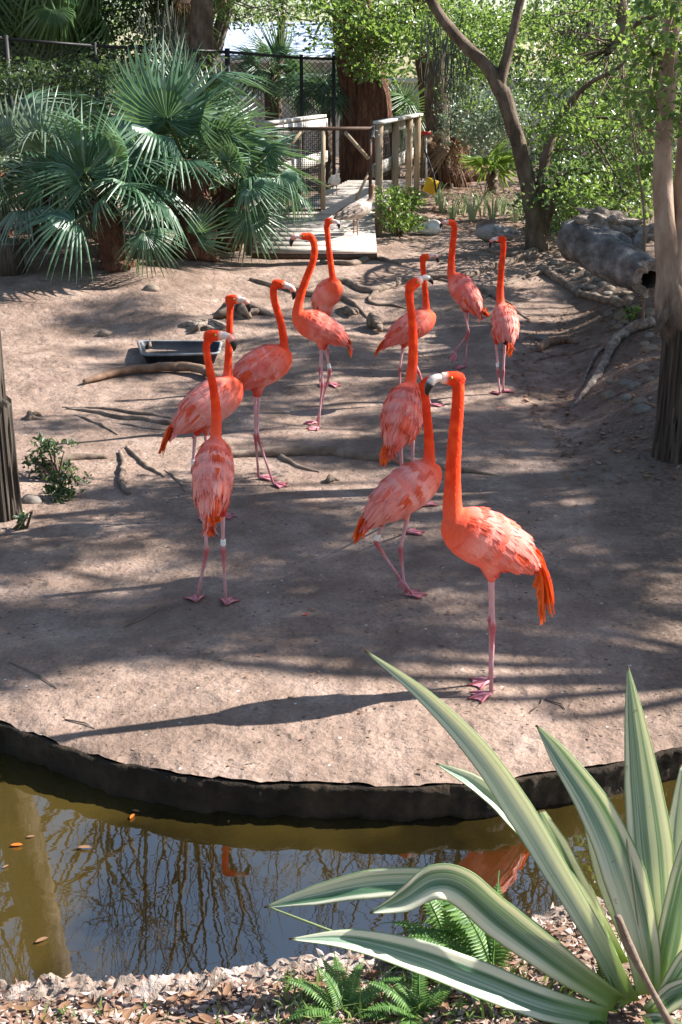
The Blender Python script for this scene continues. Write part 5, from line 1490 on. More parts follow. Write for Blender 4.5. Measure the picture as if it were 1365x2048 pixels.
# smooth pale tree behind the dark piling
pb = gp(1355, 905)
tr2 = thing('smooth_tree', pb, 'pale smooth-barked tree with two stems growing over the top of the dark piling', 'tree')
Y2 = pb.y; m_ = MB()
K1 = limb(m_, [(1356, 720, Y2), (1352, 640, Y2), (1341, 540, Y2), (1329, 440, Y2), (1326, 330, Y2), (1334, 190, Y2), (1344, 60, Y2), (1352, -60, Y2)], [.05, .135, .09, .066, .058, .054, .052, .05], jit=.12, n=20)
K2 = limb(m_, [(1350, 600, Y2), (1353, 520, Y2), (1364, 430, Y2 + .05), (1368, 330, Y2 + .1), (1380, 190, Y2 + .1), (1394, 60, Y2 + .1)], [.10, .08, .060, .054, .050, .048], jit=.12, n=18)
for a_, b_, c_, w_ in (((1345, 600), (1326, 640), (1312, 668), .03), ((1358, 600), (1374, 660), (1384, 700), .04)):
    limb(m_, [(*a_, Y2 - .03), (*b_, Y2 - .10), (*c_, Y2 - .15)], [w_ * 1.3, w_, .008], jit=.5, n=12)
K3 = limb(m_, [(1336, 130, Y2), (1310, 95, Y2), (1290, 110, Y2 - .1), (1270, 140, Y2 - .2)], [.02, .014, .010, .006], jit=0, n=5)
K4 = limb(m_, [(1326, 300, Y2), (1300, 260, Y2 - .1), (1270, 250, Y2 - .2)], [.014, .010, .006], jit=0, n=5)
cl = px_clumps([(1290, -20, 1420, 140, Y2 - .6, Y2 + .8, 16), (1330, 100, 1420, 300, Y2 - .5, Y2 + .6, 6), (1255, 110, 1330, 220, Y2 - .4, Y2 + .4, 6)], rs, .20, 55)
twigs_to(m_, [K1, K2, K3, K4], cl, rs, .006)
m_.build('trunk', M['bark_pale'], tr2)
crown('crown', cl, .062, M['leaf_oak'], tr2, rs)
# thin sapling in front of the log
sb = gp(1288, 640)
sp_ = thing('sapling', sb, 'thin bare pinkish sapling stem in front of the grey log', 'sapling')
m_ = MB(); k = limb(m_, [(1286, 645, sb.y), (1289, 540, sb.y), (1288, 420, sb.y), (1275, 330, sb.y), (1258, 210, sb.y), (1245, 150, sb.y)], [.016, .014, .012, .011, .009, .006], jit=0, n=6)
cl = px_clumps([(1240, 150, 1300, 420, sb.y - .2, sb.y + .2, 14)], rs, .11, 12); twigs_to(m_, [k], cl, rs, .004)
m_.build('stem', M['bark_tan'], sp_); crown('foliage', cl, .06, M['leaf_oak'], sp_, rs)

# great red-brown trunks beyond the boardwalk
def ridged(mb, pts, rads, n, seed, amp=.16):
    fr = frames(pts); vs, fs = [], []
    for i, (p, (t, s, u)) in enumerate(zip(pts, fr)):
        for k in range(n):
            a = 2 * math.pi * k / n
            q = 1 + amp * mnoise.noise(Vector((math.cos(a) * 3.2 + seed, math.sin(a) * 3.2, p.z * .5))) + amp * .9 * mnoise.noise(Vector((math.cos(a) * 8, math.sin(a) * 8 + seed, p.z * 1.3))) + .10 * mnoise.noise(Vector((p.x + math.cos(a), p.y + math.sin(a), p.z)) * 4)
            vs.append(p + (s * math.cos(a) + u * math.sin(a)) * rads[i] * q)
    for i in range(len(pts) - 1):
        for k in range(n):
            x, y = i * n + k, i * n + (k + 1) % n; fs.append((x, y, y + n, x + n))
    mb.add(vs, fs)
def big_trunk(label, Yt, pxs, rads, mat, crown_spec=None, lm='leaf_oak', group=None, ls=.10, seed=1, crad=.5, ccnt=120):
    rs = np.random.default_rng(seed)
    b = Q(pxs[0][0], pxs[0][1], Yt); g = Vector((b.x, Yt, gz(b.x, Yt) - .05))
    t_ = thing('tree', g, label, 'tree', group)
    m_ = MB(); pts = catmull([g] + [Q(p[0], p[1], Yt + (p[2] if len(p) > 2 else 0)) for p in pxs], 6)
    pts = catmull(pts, 2); ridged(m_, pts, interp([rads[0] * 1.3] + rads, len(pts)), 48, seed)
    if crown_spec:
        cl = px_clumps(crown_spec, rs, crad, ccnt); twigs_to(m_, [pts], cl, rs, .018)
    m_.build('trunk', M[mat], t_)
    if crown_spec: crown('crown', cl, ls, M[lm], t_, rs)
    return t_
BG = 'trees behind the boardwalk'
big_trunk('great red-brown flaring trunk just behind the gate', 24.5, [(745, 235), (742, 170), (725, 110), (722, 40), (715, -60)], [.36, .31, .22, .21, .2], 'bark_red', [(640, -20, 860, 95, -2.2 + 24.5, 24.0, 26), (690, 80, 790, 150, 22.6, 23.5, 7)], 'leaf_oak', BG, .10, 2, .42, 110)
big_trunk('leaning dark trunk joined beside the great red one', 24.6, [(715, 245), (700, 160), (688, 80), (690, -40)], [.25, .20, .19, .18], 'bark_red', None, group=BG, seed=3)
big_trunk('reddish trunk farther right with a sunlit edge', 27, [(868, 270), (858, 190), (848, 110), (840, -30)], [.22, .19, .17, .15], 'bark_red', [(790, -20, 950, 110, 28.5, 31, 20)], 'leaf_mid', BG, .12, 4, .55, 120)
big_trunk('short reddish palm trunk among grey-green bushes', 25, [(918, 300), (920, 250), (922, 205)], [.20, .19, .18], 'bark_red', [(900, 150, 960, 200, 24.5, 25.5, 5)], 'leaf_silver', BG, .10, 5, .35, 90)
big_trunk('leaning grey trunk beside the tall cabbage palm', 26, [(415, 180), (432, 90), (452, 20), (470, -60)], [.16, .14, .13, .12], 'bark_grey', [(440, -30, 600, 40, 25.5, 28, 12)], 'leaf_mid', BG, .10, 6, .4, 60)
big_trunk('bare thin tree in front of the pale building', 28, [(555, 220), (556, 150), (562, 70), (570, -30)], [.10, .09, .08, .07], 'bark_dark', [(500, -20, 640, 60, 27, 29, 10)], 'leaf_bright', BG, .08, 7, .35, 50)
rs = np.random.default_rng(44)
# brown fallen fronds heap at the second trunk
m_ = MB()
hp = Q(905, 305, 24)
hp_ = thing('dead_frond_heap', hp, 'heap of dead brown fronds beside the trunks', 'dead fronds')
for i in range(9):
    frond(hp_, hp + Vector((rs.uniform(-.6, .4), rs.uniform(-.2, .4), rs.uniform(-.05, .35))), rs.normal(0, 1, 3) * Vector((1, .5, .7)) if False else (rs.normal(), rs.normal() * .5, rs.uniform(-.2, .6)), (0, -.5, 1), rs.uniform(.35, .6), FANS_D[int(rs.integers(0, 2))])

# shrubs: each its own thing
def shrub(label, spec, rad, cnt, size, lm, stems=6, group=None, cat='shrub', name='shrub', seed=0):
    rs = np.random.default_rng(seed + 100)
    cl = px_clumps(spec, rs, rad, cnt)
    c = sum((Vector(tuple(k[0])) for k in cl), Vector()) / len(cl)
    g = Vector((c.x, c.y, gz(c.x, c.y)))
    s_ = thing(name, g, label, cat, group)
    m_ = MB()
    for k in cl[:max(stems, len(cl) // 3)]:
        p = Vector(tuple(k[0])); tube(m_, [g + Vector((rs.normal(0, .05), rs.normal(0, .05), -.02)), g.lerp(p, .5) + Vector((rs.normal(0, .05), 0, .08)), p], [.012, .009, .005], 4)
    m_.build('stems', M['bark_dark'], s_)
    crown('foliage', cl, size, M[lm], s_, rs)
    return s_
shrub('bright green bushy shrub at the foot of the railing post', [(768, 385, 828, 458, 16.4, 17.2, 15)], .19, 90, .062, 'leaf_bright', seed=1)
shrub('silvery grey-green bush beyond the boardwalk', [(900, 200, 1030, 290, 21.5, 24, 26)], .38, 130, .085, 'leaf_silver', seed=2)
shrub('leafy undergrowth bush behind the branching tree', [(1060, 330, 1300, 455, 15.5, 18.5, 30)], .32, 110, .08, 'leaf_mid', seed=3)
shrub('dark bush behind the fence at the far left of the palms', [(-40, -30, 210, 260, 23.5, 26, 52)], .5, 120, .10, 'leaf_dark', seed=4)
shrub('dark tangled bush in front of the fence, above the silvery palms', [(-40, 130, 240, 290, 18.5, 20.5, 34)], .34, 120, .085, 'leaf_dark', seed=14)
shrub('dark tangled bush in front of the fence behind the tall fan palm', [(230, 130, 440, 280, 19.5, 21.5, 24)], .34, 110, .085, 'leaf_dark', seed=15)
shrub('dark green bush between the fence and the tall cabbage palm', [(180, -10, 375, 230, 24.5, 27, 40)], .5, 110, .10, 'leaf_dark', seed=5)
shrub('pale green bush low behind the fan palms', [(180, 260, 470, 400, 17, 19, 22)], .35, 90, .08, 'leaf_bright', seed=6)
shrub('big bush on the bank beyond the log', [(1200, 200, 1420, 420, 16.5, 19.5, 30)], .42, 120, .085, 'leaf_mid', seed=7)
shrub('ivy-like creeper growing beside the split piling', [(65, 875, 150, 965, G(105, 945).y - .15, G(105, 945).y + .1, 22), (90, 945, 170, 1005, G(130, 990).y - .12, G(130, 990).y + .05, 14)], .06, 24, .04, 'leaf_dark', 4, cat='creeper', name='creeper', seed=8)
shrub('small weed at the base of the split piling', [(25, 1030, 55, 1062, G(40, 1060).y - .05, G(40, 1060).y + .05, 4)], .04, 16, .045, 'leaf_mid', 3, cat='weed', name='weed', seed=9)
shrub('tiny sprig on the bank beside the sapling', [(1255, 605, 1275, 635, G(1265, 640).y - .05, G(1265, 640).y + .05, 3)], .06, 14, .06, 'leaf_bright', 3, cat='weed', name='weed', seed=10)

# strap-leaved lilies along the mulch
def strap_clump(label, px, py, n, L, W, mat, rs, group, spread=.8):
    g = G(px, py); o = thing('lily_clump', g, label, 'lily', group)
    for i in range(n):
        a = rs.uniform(0, 6.28); l = L * rs.uniform(.6, 1.15); out = Vector((math.cos(a), math.sin(a), 0))
        b = g + out * .04
        pts = [b, b + Vector((0, 0, l * .5)) + out * l * .18 * spread, b + Vector((0, 0, l * .72)) + out * l * .5 * spread, b + Vector((0, 0, l * .58)) + out * l * .9 * spread]
        path = catmull(pts, 3); fr = frames(path); m_ = MB(); vs, fs = [], []
        side = out.cross(Vector((0, 0, 1)))
        for k, p in enumerate(path):
            t = k / (len(path) - 1); w = W * (math.sin(min(1, t * 1.25 + .18) * math.pi) * .9 + .12) * (1 if t < .98 else .2) / 2
            vs += [p - side * w + Vector((0, 0, w * .3)), p, p + side * w + Vector((0, 0, w * .3))]
        for k in range(len(path) - 1):
            q = k * 3; fs += [(q, q + 1, q + 4, q + 3), (q + 1, q + 2, q + 5, q + 4)]
        m_.add(vs, fs); m_.build('leaf', M[mat], o)
    return o
rs = np.random.default_rng(55)
LG = 'pale strap-leaved lilies behind the resting waterfowl'
for x, y in ((885, 425), (905, 440), (925, 430), (945, 442), (965, 432), (985, 440), (1005, 430), (1030, 445), (1045, 430), (875, 410), (1125, 460), (1105, 470), (955, 420)):
    strap_clump('clump of pale variegated strap leaves in the sunny lily row', x, y, 22, .46, .021, 'leaf_lily', rs, LG)

# ------------------------------------------------------------------ far wood that closes the view
rs = np.random.default_rng(66)
cl = []
for i in range(430):
    x = rs.uniform(-17, 17); y = rs.uniform(29, 42)
    if -3.6 < x < 0.3 and y < 40: continue
    z = .9 + rs.uniform(0, 1) ** .8 * 5.4; cl.append((Vector((x, y, z)), (.9, .9, .75), 62))
for i in range(190):
    x = rs.uniform(-20, 20); cl.append((Vector((x, rs.uniform(42, 46), .9 + rs.uniform(0, 5.6))), (1.2, 1.2, 1.0), 70))
crown('distant_foliage', cl, .20, M['leaf_mid'], None, rs, kind='stuff', origin=(0, 34, .8))
cl = []
for i in range(150):
    x = rs.uniform(-12, 14); y = rs.uniform(25.5, 29)
    if -4.6 < x < 2.6: continue
    cl.append((Vector((x, y, .8 + rs.uniform(0, 2.6))), (.6, .6, .5), 90))
crown('undergrowth', cl, .13, M['leaf_dark'], None, rs, kind='stuff', origin=(0, 27, .8))
# a dense stand of foreground-right midstory
cl = []
for i in range(70):
    x = rs.uniform(4.2, 8.5); y = rs.uniform(19, 26); cl.append((Vector((x, y, .9 + rs.uniform(0, 3.0))), (.55, .55, .5), 100))
crown('undergrowth', cl, .11, M['leaf_mid'], None, rs, kind='stuff', origin=(5, 21, .9))
# hanging moss
ML = ['grey moss strands hanging left of the forked upper limb', 'longest grey moss strands below the forked upper limb', 'grey moss strands hanging highest among the oak leaves', 'grey moss strands near the second reddish trunk', 'grey moss strands hanging low by the silvery bush', 'grey moss strands in front of the tall cabbage palm']
for i, (x0, y0) in enumerate([(1150, 40), (1175, 60), (1190, 20), (880, 80), (910, 130), (330, 60)]):
    top = Q(x0, y0 - 20, 19); m_ = MB()
    for k in range(60):
        a = top + Vector(rs.normal(0, .16, 3)); l = rs.uniform(.3, .9); tube(m_, [a, a + Vector((rs.normal(0, .04), 0, -l * .5)), a + Vector((rs.normal(0, .06), 0, -l))], [.006, .006, .002], 3, cap=False)
    props(m_.build('hanging_moss', M['moss'], None, top), ML[i], 'moss', 'hanging moss in the trees')

# ------------------------------------------------------------------ tall bare trees seen in the pond, and the trees whose shade falls on the island
rs = np.random.default_rng(77)
TG = 'tall bare trees rising above the picture, seen mirrored in the pond'
def bare_tree(label, path, rads, limbs, seed, depth=4):
    rs = np.random.default_rng(seed)
    p0 = Vector(path[0]); b = Vector((p0.x, p0.y, gz(p0.x, p0.y) - .1))
    t_ = thing('bare_tree', b, label, 'tree', TG)
    m_ = MB(); pts = catmull([b] + [Vector(p) for p in path[1:]], 6); tube(m_, pts, interp(rads, len(pts)), 14, jitter=.22, seed=seed)
    for (a, d, L, r) in limbs:
        k = int(a * (len(pts) - 1)); grow(m_, pts[k], d, L, r, depth, rs, up=.08, spread=.55, kids=(2, 4), sides=7, minr=.008, wob=.12, ratio=.74)
    grow(m_, pts[-1], (pts[-1] - pts[-2]).normalized(), 3.2, rads[-1] * .9, depth, rs, up=.08, spread=.5, kids=(3, 4), sides=7, minr=.008, wob=.12, ratio=.74)
    m_.build('trunk', M['bark_dark'], t_)
bare_tree('massive bare tree whose forked dark trunk mirrors in the pond', [(-5.0, 15.2, 0), (-4.7, 15.0, 5), (-4.0, 14.4, 9.0), (-3.55, 14.0, 12.5)], [.40, .32, .26, .20],
          [(.74, (.80, -.1, .38), 4.6, .15), (.60, (-.7, .1, .6), 3.2, .10), (.85, (.5, -.4, .8), 3.0, .10), (.8, (.2, .7, .8), 3.0, .09)], 1)
for k_, (lab, x, y, H, lean) in enumerate([('bare tree rising behind the leaning grey trunk, twigs against the sky', -2.6, 23.5, 7.5, .05), ('bare tree rising behind the reddish trunk, twigs against the sky', 1.9, 24.5, 7.5, -.06), ('bare tree beyond the right bushes, limbs fanning towards the pond', 5.9, 20, 6.5, -.2), ('bare tree behind the fence corner with many upright limbs', -6.6, 22, 7, .12), ('bare tree far behind the boardwalk with long upright twigs', .2, 29, 9, .0)]):
    path = [(x, y, 0), (x + lean * H * .5, y - .2, H * .5), (x + lean * H, y - .3, H)]
    rr_ = np.random.default_rng(90 + k_)
    bare_tree(lab, path, [.24, .20, .17], [(q, (math.cos(an) * .5, math.sin(an) * .35 - .15, 1), 4.4, .12) for q, an in zip((.7, .8, .88, .95, .97), rr_.uniform(0, 6.28, 5))], 20 + k_)

SHADE = [  # where shade lies on the ground: x, y, half-width x, half-width y, weight
    (0.55, 6.05, 1.15, .5, 1.0), (-1.4, 6.4, .8, .35, .5), (1.6, 6.1, .7, .4, .25), (1.2, 7.1, .9, .6, .6), (-.3, 7.3, .7, .35, .6), (1.5, 8.2, .6, .8, .7), (-.1, 8.55, .9, .35, .7),
    (.8, 9.4, .8, .35, .55), (-1.6, 9.6, 1.0, .5, .5), (-.3, 10.3, 1.2, .35, .5), (1.9, 9.8, .9, .9, .9), (-1.6, 11.3, 1.2, .7, .7), (.6, 11.6, .9, .5, .55), (1.6, 11.4, .7, .7, .6), (-2.3, 12.7, .8, .4, .4), (0, 13.2, 1.2, .6, .5),
    (1.4, 13.6, .9, .6, .5), (-1.5, 5.25, .5, .18, .35), (.5, 5.45, .8, .14, .35), (2.4, 7.5, .6, 1.0, .35), (-1.0, 7.6, .5, .3, .4), (-1.35, 5.75, .75, .22, .9), (2.4, 10.6, .8, 1.0, .8), (0, 6.7, 1.0, .3, .8), (2.0, 6.8, .8, .5, .25)]
shade_cl = []
for (x, y, hx, hy, w) in SHADE:
    n = max(3, int(12 * w * (hx * hy) ** .6 + 2))
    for k in range(n):
        px_, py_ = x + rs.uniform(-hx, hx), y + rs.uniform(-hy, hy)
        h = rs.uniform(4.6, 8.0) if px_ > .5 else rs.uniform(5.2, 8.6)
        c = Vector((px_, py_, 0)) + SUN_DIR * (h / SUN_DIR.z)
        if c.x < 0.29 * c.y + 1.2: c = Vector((px_, py_, 0)) + SUN_DIR * ((h + 3) / SUN_DIR.z)
        k_ = rs.uniform(.22, .5) * (.8 + .3 * w); shade_cl.append((c, (k_ * 1.15, k_, k_ * .6), 300 * k_ * k_ / .12))
OT = [(6.2, 6.2), (8.6, 9.4), (9.0, 13.5), (11.5, 7.0), (11.5, 16.5)]
sets = {i: [] for i in range(len(OT))}
for c in shade_cl:
    i = min(range(len(OT)), key=lambda i: (c[0].x - OT[i][0]) ** 2 + (c[0].y - OT[i][1]) ** 2); sets[i].append(c)
for i, (x, y) in enumerate(OT):
    b = Vector((x, y, gz(x, y) - .1)); t_ = thing('shade_oak', b, 'oak beside the island whose leaves dapple the dirt with shade', 'tree', 'oaks shading the island from beyond the picture')
    m_ = MB(); fork = b + Vector((rs.normal(0, .2), rs.normal(0, .2), 3.6)); tube(m_, [b, b.lerp(fork, .5) + Vector((.08, 0, 0)), fork], [.24, .18, .15], 12, jitter=.2)
    for c in sets[i]:
        cc = Vector(tuple(c[0])); mid = fork.lerp(cc, .5) + Vector(rs.normal(0, .25, 3)) + Vector((0, 0, .2)); pts = catmull([fork, mid, cc], 4); tube(m_, pts, interp([.05, .03, .012], len(pts)), 5)
        for k in range(5):
            e = cc + Vector(rs.normal(0, 1, 3)) * c[1][0] * .9; tube(m_, [cc, e], [.010, .004], 3)
    m_.build('trunk', M['bark_dark'], t_)
    if sets[i]: crown('crown', sets[i], .085, M['leaf_oak'], t_, rs)
# ================================================================== WATERFOWL
BR = [(.12, .09, .075), (.18, .14, .115), (.24, .19, .16)]
fowl('goose', 'brown-grey goose standing on the ramp with its neck raised', 'goose', Vector((Q(708, 448, 16.3).x, 16.3, zr(16.3) + .012)), None, (.55, .83), 1.0, (.33, .27, .235), BR, (.16, .085, .05), (.12, .08, .06)) if False else None
def place_fowl(name, label, cat, p, fwd, *a, **k): return fowl(name, label, cat, p, None, fwd, *a, **k)
place_fowl('goose', 'brown-grey goose standing on the ramp, neck raised, facing the gate', 'goose', Vector((Q(712, 446, 16.2).x, 16.2, zr(16.2) + .012)), (.78, .55), .82, (.36, .30, .26), BR, (.17, .09, .055), (.12, .08, .06), neck_up=1.0)
place_fowl('duck', 'white duck asleep with tucked head in the sun', 'duck', G(858, 470), (.75, -.4), .62, (.72, .70, .66), [(.74, .72, .68), (.78, .76, .73)], (.72, .69, .64), (.45, .25, .10), sleeping=True)
place_fowl('goose', 'grey-brown goose resting with tucked head beside the branching tree', 'goose', G(990, 484), (-.9, .1), .86, (.30, .27, .25), [(.16, .14, .13), (.22, .20, .19), (.27, .25, .24)], (.17, .12, .10), (.14, .09, .07), sleeping=True)
place_fowl('duck', 'small white duck on the boardwalk behind the gate mesh', 'duck', Vector((Q(670, 372, 20).x, 20, ZD + .005)), (.2, -1), .62, (.74, .72, .70), [(.76, .74, .72)], (.74, .72, .70), (.5, .3, .1), neck_up=.8)

# ================================================================== LITTER ON THE ISLAND AND WATER
rs = np.random.default_rng(88)
def litter(name, n, area, size, mat, kind='stuff', zf=gz, zoff=.004, aspect=(.2, .7), curl=.25):
    V, F = [], []
    for i in range(n):
        x, y = area(); L = size * rs.uniform(.5, 1.5); W = L * rs.uniform(*aspect); a = rs.uniform(0, 6.28)
        t = Vector((math.cos(a), math.sin(a), rs.normal(0, .18))); s = Vector((-math.sin(a), math.cos(a), rs.normal(0, .25)))
        c = Vector((x, y, zf(x, y) + zoff + L * .1)); b = len(V); up = Vector((0, 0, L * curl * rs.uniform(.2, 1)))
        V += [c - t * L / 2 + up * .6, c - s * W / 2, c + t * L / 2 + up * .5, c + s * W / 2]; F += [(b, b + 1, b + 2), (b, b + 2, b + 3)]
    me = make_mesh(name, V, F, mat, smooth_=False); o = link(name, me); o['kind'] = kind; return o
def isl():
    while True:
        x, y = rs.uniform(-3.4, 3.6), 4.2 + 12 * rs.uniform(0, 1) ** 1.3
        if y > y_edge(x) + .03: return x, y
litter('bark_crumbs', 9500, isl, .014, M['root'], zoff=.001)
litter('pale_crumbs', 2600, isl, .008, M['chip'], zoff=.001)
litter('leaf_litter', 520, isl, .026, M['deadleaf'])
def bankside():
    x = rs.uniform(1.5, 3.6); return x + .0, rs.uniform(7.8, 13)
litter('bank_litter', 1700, bankside, .05, M['deadleaf'])
def mulchbed():
    return rs.uniform(1.4, 5), rs.uniform(17.5, 24)
litter('red_mulch', 2600, mulchbed, .07, M['deadleaf'])
# twigs
TWG = 'twigs lying on the dirt'
for lab, x0, y0, x1, y1 in [('thin twig at the outer rim on the side of the split piling', 20, 1325, 115, 1378), ('short twig in front of the large flamingo', 1090, 1400, 1130, 1420), ('pale twig below the legs-apart flamingo', 250, 1255, 330, 1215), ('twig lying across the tip of the long bird shadow', 130, 1440, 190, 1458), ('tiny twig beside the large flamingo feet', 1060, 1425, 1085, 1395), ('twig under the small profile flamingo', 820, 690, 870, 740), ('dry stick lying before the fallen brown branch', 130, 745, 290, 735)]:
    a, b = G(x0, y0), G(x1, y1); m_ = MB(); mid = a.lerp(b, .5) + Vector((rs.normal(0, .02), rs.normal(0, .02), .008))
    tube(m_, [a + Vector((0, 0, .003)), mid, b + Vector((0, 0, .003))], [.003, .0042, .002], 5); props(m_.build('twig', M['root'], None, a), lab, 'twig', TWG)
def one_leaf(label, p, L, W, yaw, mat, name='fallen_leaf', group=None, curl=.25):
    m_ = MB(); t = Vector((math.cos(yaw), math.sin(yaw), 0)); s = Vector((-t.y, t.x, 0)); vs, fs = [], []
    for k, (u, w) in enumerate(((-.5, .06), (-.28, .75), (0, 1), (.28, .8), (.5, .05))):
        z = curl * L * (u * u) * 1.2
        c = p + t * (u * L) + Vector((0, 0, z)); vs += [c - s * (W * w / 2) + Vector((0, 0, W * .2 * w)), c, c + s * (W * w / 2) + Vector((0, 0, W * .2 * w))]
    for k in range(4):
        b = k * 3; fs += [(b, b + 1, b + 4, b + 3), (b + 1, b + 2, b + 5, b + 4)]
    m_.add(vs, fs); return props(m_.build(name, mat, None, p), label, 'leaf', group)
WZ = WATER_Z + .006
for lab, px, py, L, yw, mt in [('bright orange leaf floating near the wall', 265, 1633, .036, 1.3, 'orangeleaf'), ('pale curled leaf floating beside the bright orange one', 272, 1622, .035, -.35, 'deadleaf'), ('orange oval leaf floating in the golden shallows', 34, 1690, .045, .05, 'orangeleaf'),
        ('dark leaf floating just above the orange oval leaf', 62, 1673, .03, .2, 'deadleaf'), ('tiny dark leaf floating below the orange oval leaf', 12, 1733, .025, .8, 'deadleaf'), ('slim brown leaf floating over the dark mirrored trunk', 84, 1880, .045, .6, 'deadleaf'), ('long faint leaf floating mid pond', 170, 1695, .05, 0, 'deadleaf'),
        ('small curled leaf floating beside the pond wall', 458, 1643, .022, 1.4, 'deadleaf'), ('orange sliver floating near the sword leaves', 1062, 1655, .03, -.8, 'orangeleaf')]:
    one_leaf(lab, P(px, py, WZ), L, L * .4, yw, M[mt], curl=.08)
one_leaf('curled pink feather lying behind the large flamingo neck, near the lone bird', G(1003, 820) + Vector((0, 0, .012)), .085, .034, .2, M['petal'], name='loose_feather', curl=.5)
one_leaf('red petal lying on the dirt below the walking flamingo', G(612, 1231) + Vector((0, 0, .004)), .032, .018, 0, M['red'])

# ================================================================== NEAR BANK: mulch, fallen leaves, ferns, sword plant
def bankarea():
    while True:
        x, y = rs.uniform(-2.0, 2.6), rs.uniform(2.0, 4.2)
        if y < y_bank(x) - (.10 if rs.uniform() < .8 else .035): return x, y
litter('wood_chips', 26000, bankarea, .026, M['chip'], zf=bz, zoff=.002, aspect=(.25, .7), curl=.4)
def kerbtop():
    x = rs.uniform(-1.3, 1.5); return x, y_bank(x) - rs.uniform(.035, .14)
litter('kerb_chips', 330, kerbtop, .024, M['chip'], zf=lambda x, y: .0, zoff=.002, aspect=(.25, .7), curl=.4)
litter('small_dead_leaves', 520, bankarea, .034, M['deadleaf'], zf=bz, zoff=.006, aspect=(.35, .6), curl=.4)
FLG = 'dry oak leaves fallen on the near bank'
for i in range(46):
    if i < 12: px, py = [(245, 1985), (275, 2012), (200, 1972), (345, 2000), (130, 2015), (60, 2005), (250, 2030), (300, 2045), (215, 2035), (350, 1972), (640, 1968), (690, 1960)][i]
    else: px, py = rs.uniform(0, 1150), rs.uniform(1965, 2048)
    p = P(px, py, 0.0); 
    if p.y > y_bank(p.x) - .1: continue
    p.z = bz(p.x, p.y) + .012
    one_leaf('curled dry brown oak leaf lying on the near bank', p, rs.uniform(.045, .075), rs.uniform(.018, .028), rs.uniform(0, 6.28), M['deadleaf'], group=FLG)
def blades(n, area, L, mat, name, zf):
    V, F = [], []
    for i in range(n):
        x, y = area(); z = zf(x, y); a = rs.uniform(0, 6.28); l = L * rs.uniform(.5, 1.3); w = .004; s = Vector((math.cos(a), math.sin(a), 0)) * w; ln = Vector((rs.normal(0, .5), rs.normal(0, .5), 1)).normalized() * l
        c = Vector((x, y, z)); b = len(V); mid = c + ln * .55; tip = c + ln + Vector((ln.x * .5, ln.y * .5, -l * .15))
        V += [c - s, c + s, mid + s * .8, mid - s * .8, tip]; F += [(b, b + 1, b + 2), (b, b + 2, b + 3), (b + 3, b + 2, b + 4)]
    o = link(name, make_mesh(name, V, F, mat)); o['kind'] = 'stuff'
def weedy():
    p = P(rs.uniform(560, 1150), rs.uniform(1940, 2048), 0.02); return p.x, p.y
blades(420, weedy, .07, M['grass'], 'grass', bz)
def weedy2():
    p = P(rs.uniform(0, 560), rs.uniform(1995, 2048), 0.02); return p.x, p.y
blades(60, weedy2, .04, M['grass'], 'grass_tufts', bz)

def fern_mesh(n, curl, seed):
    r2 = np.random.default_rng(seed); m_ = MB(); pts = []
    for i in range(13):
        t = i / 12; pts.append(Vector((0, t * (1 - .12 * curl * t), .28 * math.sin(t * 2.1) * (1 - .2 * curl) - .25 * curl * t * t)))
    tube(m_, pts, interp([.012, .004], 13), 4)
    for i in range(n):
        t = .10 + .88 * i / n; k = t * 12; j = min(11, int(k)); p = pts[j].lerp(pts[j + 1], k - j); T = (pts[j + 1] - pts[j]).normalized()
        l = .17 * math.sin(min(1, .25 + t * .9) * math.pi) ** .6 * (1.05 - .55 * t) + .01
        for sg in (-1, 1):
            d = (Vector((sg, 0, 0)) + T * .25 + Vector((0, 0, -.12 + r2.normal(0, .08)))).normalized(); s = T * .019
            m_.add([p - s * .5, p + d * l * .35 - s + Vector((0, 0, .006)), p + d * l, p + d * l * .35 + s + Vector((0, 0, .006)), p + s * .5], [(0, 1, 2), (0, 2, 4), (4, 2, 3)])
    return make_mesh('fern_frond', m_.v, m_.f, M['fern'], smooth_=False)
FERN = [fern_mesh(26, .6, 1), fern_mesh(24, 1.4, 2), fern_mesh(28, .2, 3)]
def fern(label, px, py, z, fl, group='sword ferns under the variegated plant'):
    b = P(px, py, z); b.z = z; o = thing('fern', b, label, 'fern', group)
    for (yaw, pitch, L, k) in fl:
        f = link('frond', FERN[k], o); f.matrix_basis = Matrix.Rotation(R(yaw), 4, 'Z') @ Matrix.Rotation(R(pitch), 4, 'X') @ Matrix.Scale(L, 4)
fern('sword fern with long frond reaching over the water', 985, 1945, .0, [(40, 24, .42, 0), (62, 12, .40, 1), (20, 28, .36, 1), (80, 10, .34, 0), (-10, 35, .30, 2), (100, 20, .30, 1), (50, 40, .30, 0), (30, 5, .32, 0), (-40, 30, .26, 1)])
fern('sword fern with drooping fronds below the bent sword leaf', 905, 1925, -.02, [(30, 30, .30, 0), (5, 45, .28, 2), (60, 22, .30, 1), (85, 15, .30, 1), (-25, 40, .24, 0), (-60, 10, .24, 1), (120, 10, .26, 0)])
fern('low fern patch at the bottom of the bank', 690, 2030, .0, [(80, 20, .24, 0), (110, 15, .24, 1), (30, 30, .2, 0), (-20, 30, .22, 1), (-70, 15, .24, 0), (150, 12, .22, 1), (60, 40, .18, 2), (-110, 10, .2, 1), (10, 15, .22, 0)])
fern('small fern beside the lowest sword leaf', 840, 2035, .0, [(80, 25, .22, 0), (40, 30, .2, 1), (0, 35, .2, 0), (-50, 20, .22, 1), (110, 15, .22, 0), (150, 15, .2, 1)])
fern('fern tucked against the base of the sword plant', 1215, 2040, .0, [(60, 40, .22, 0), (20, 50, .22, 2), (100, 30, .22, 1), (-20, 30, .2, 0), (140, 20, .2, 1)])
fern('fern behind the bent sword leaf with bright tips', 940, 1880, -.03, [(100, 20, .22, 0), (75, 30, .24, 2), (50, 35, .2, 0), (125, 8, .2, 1)])

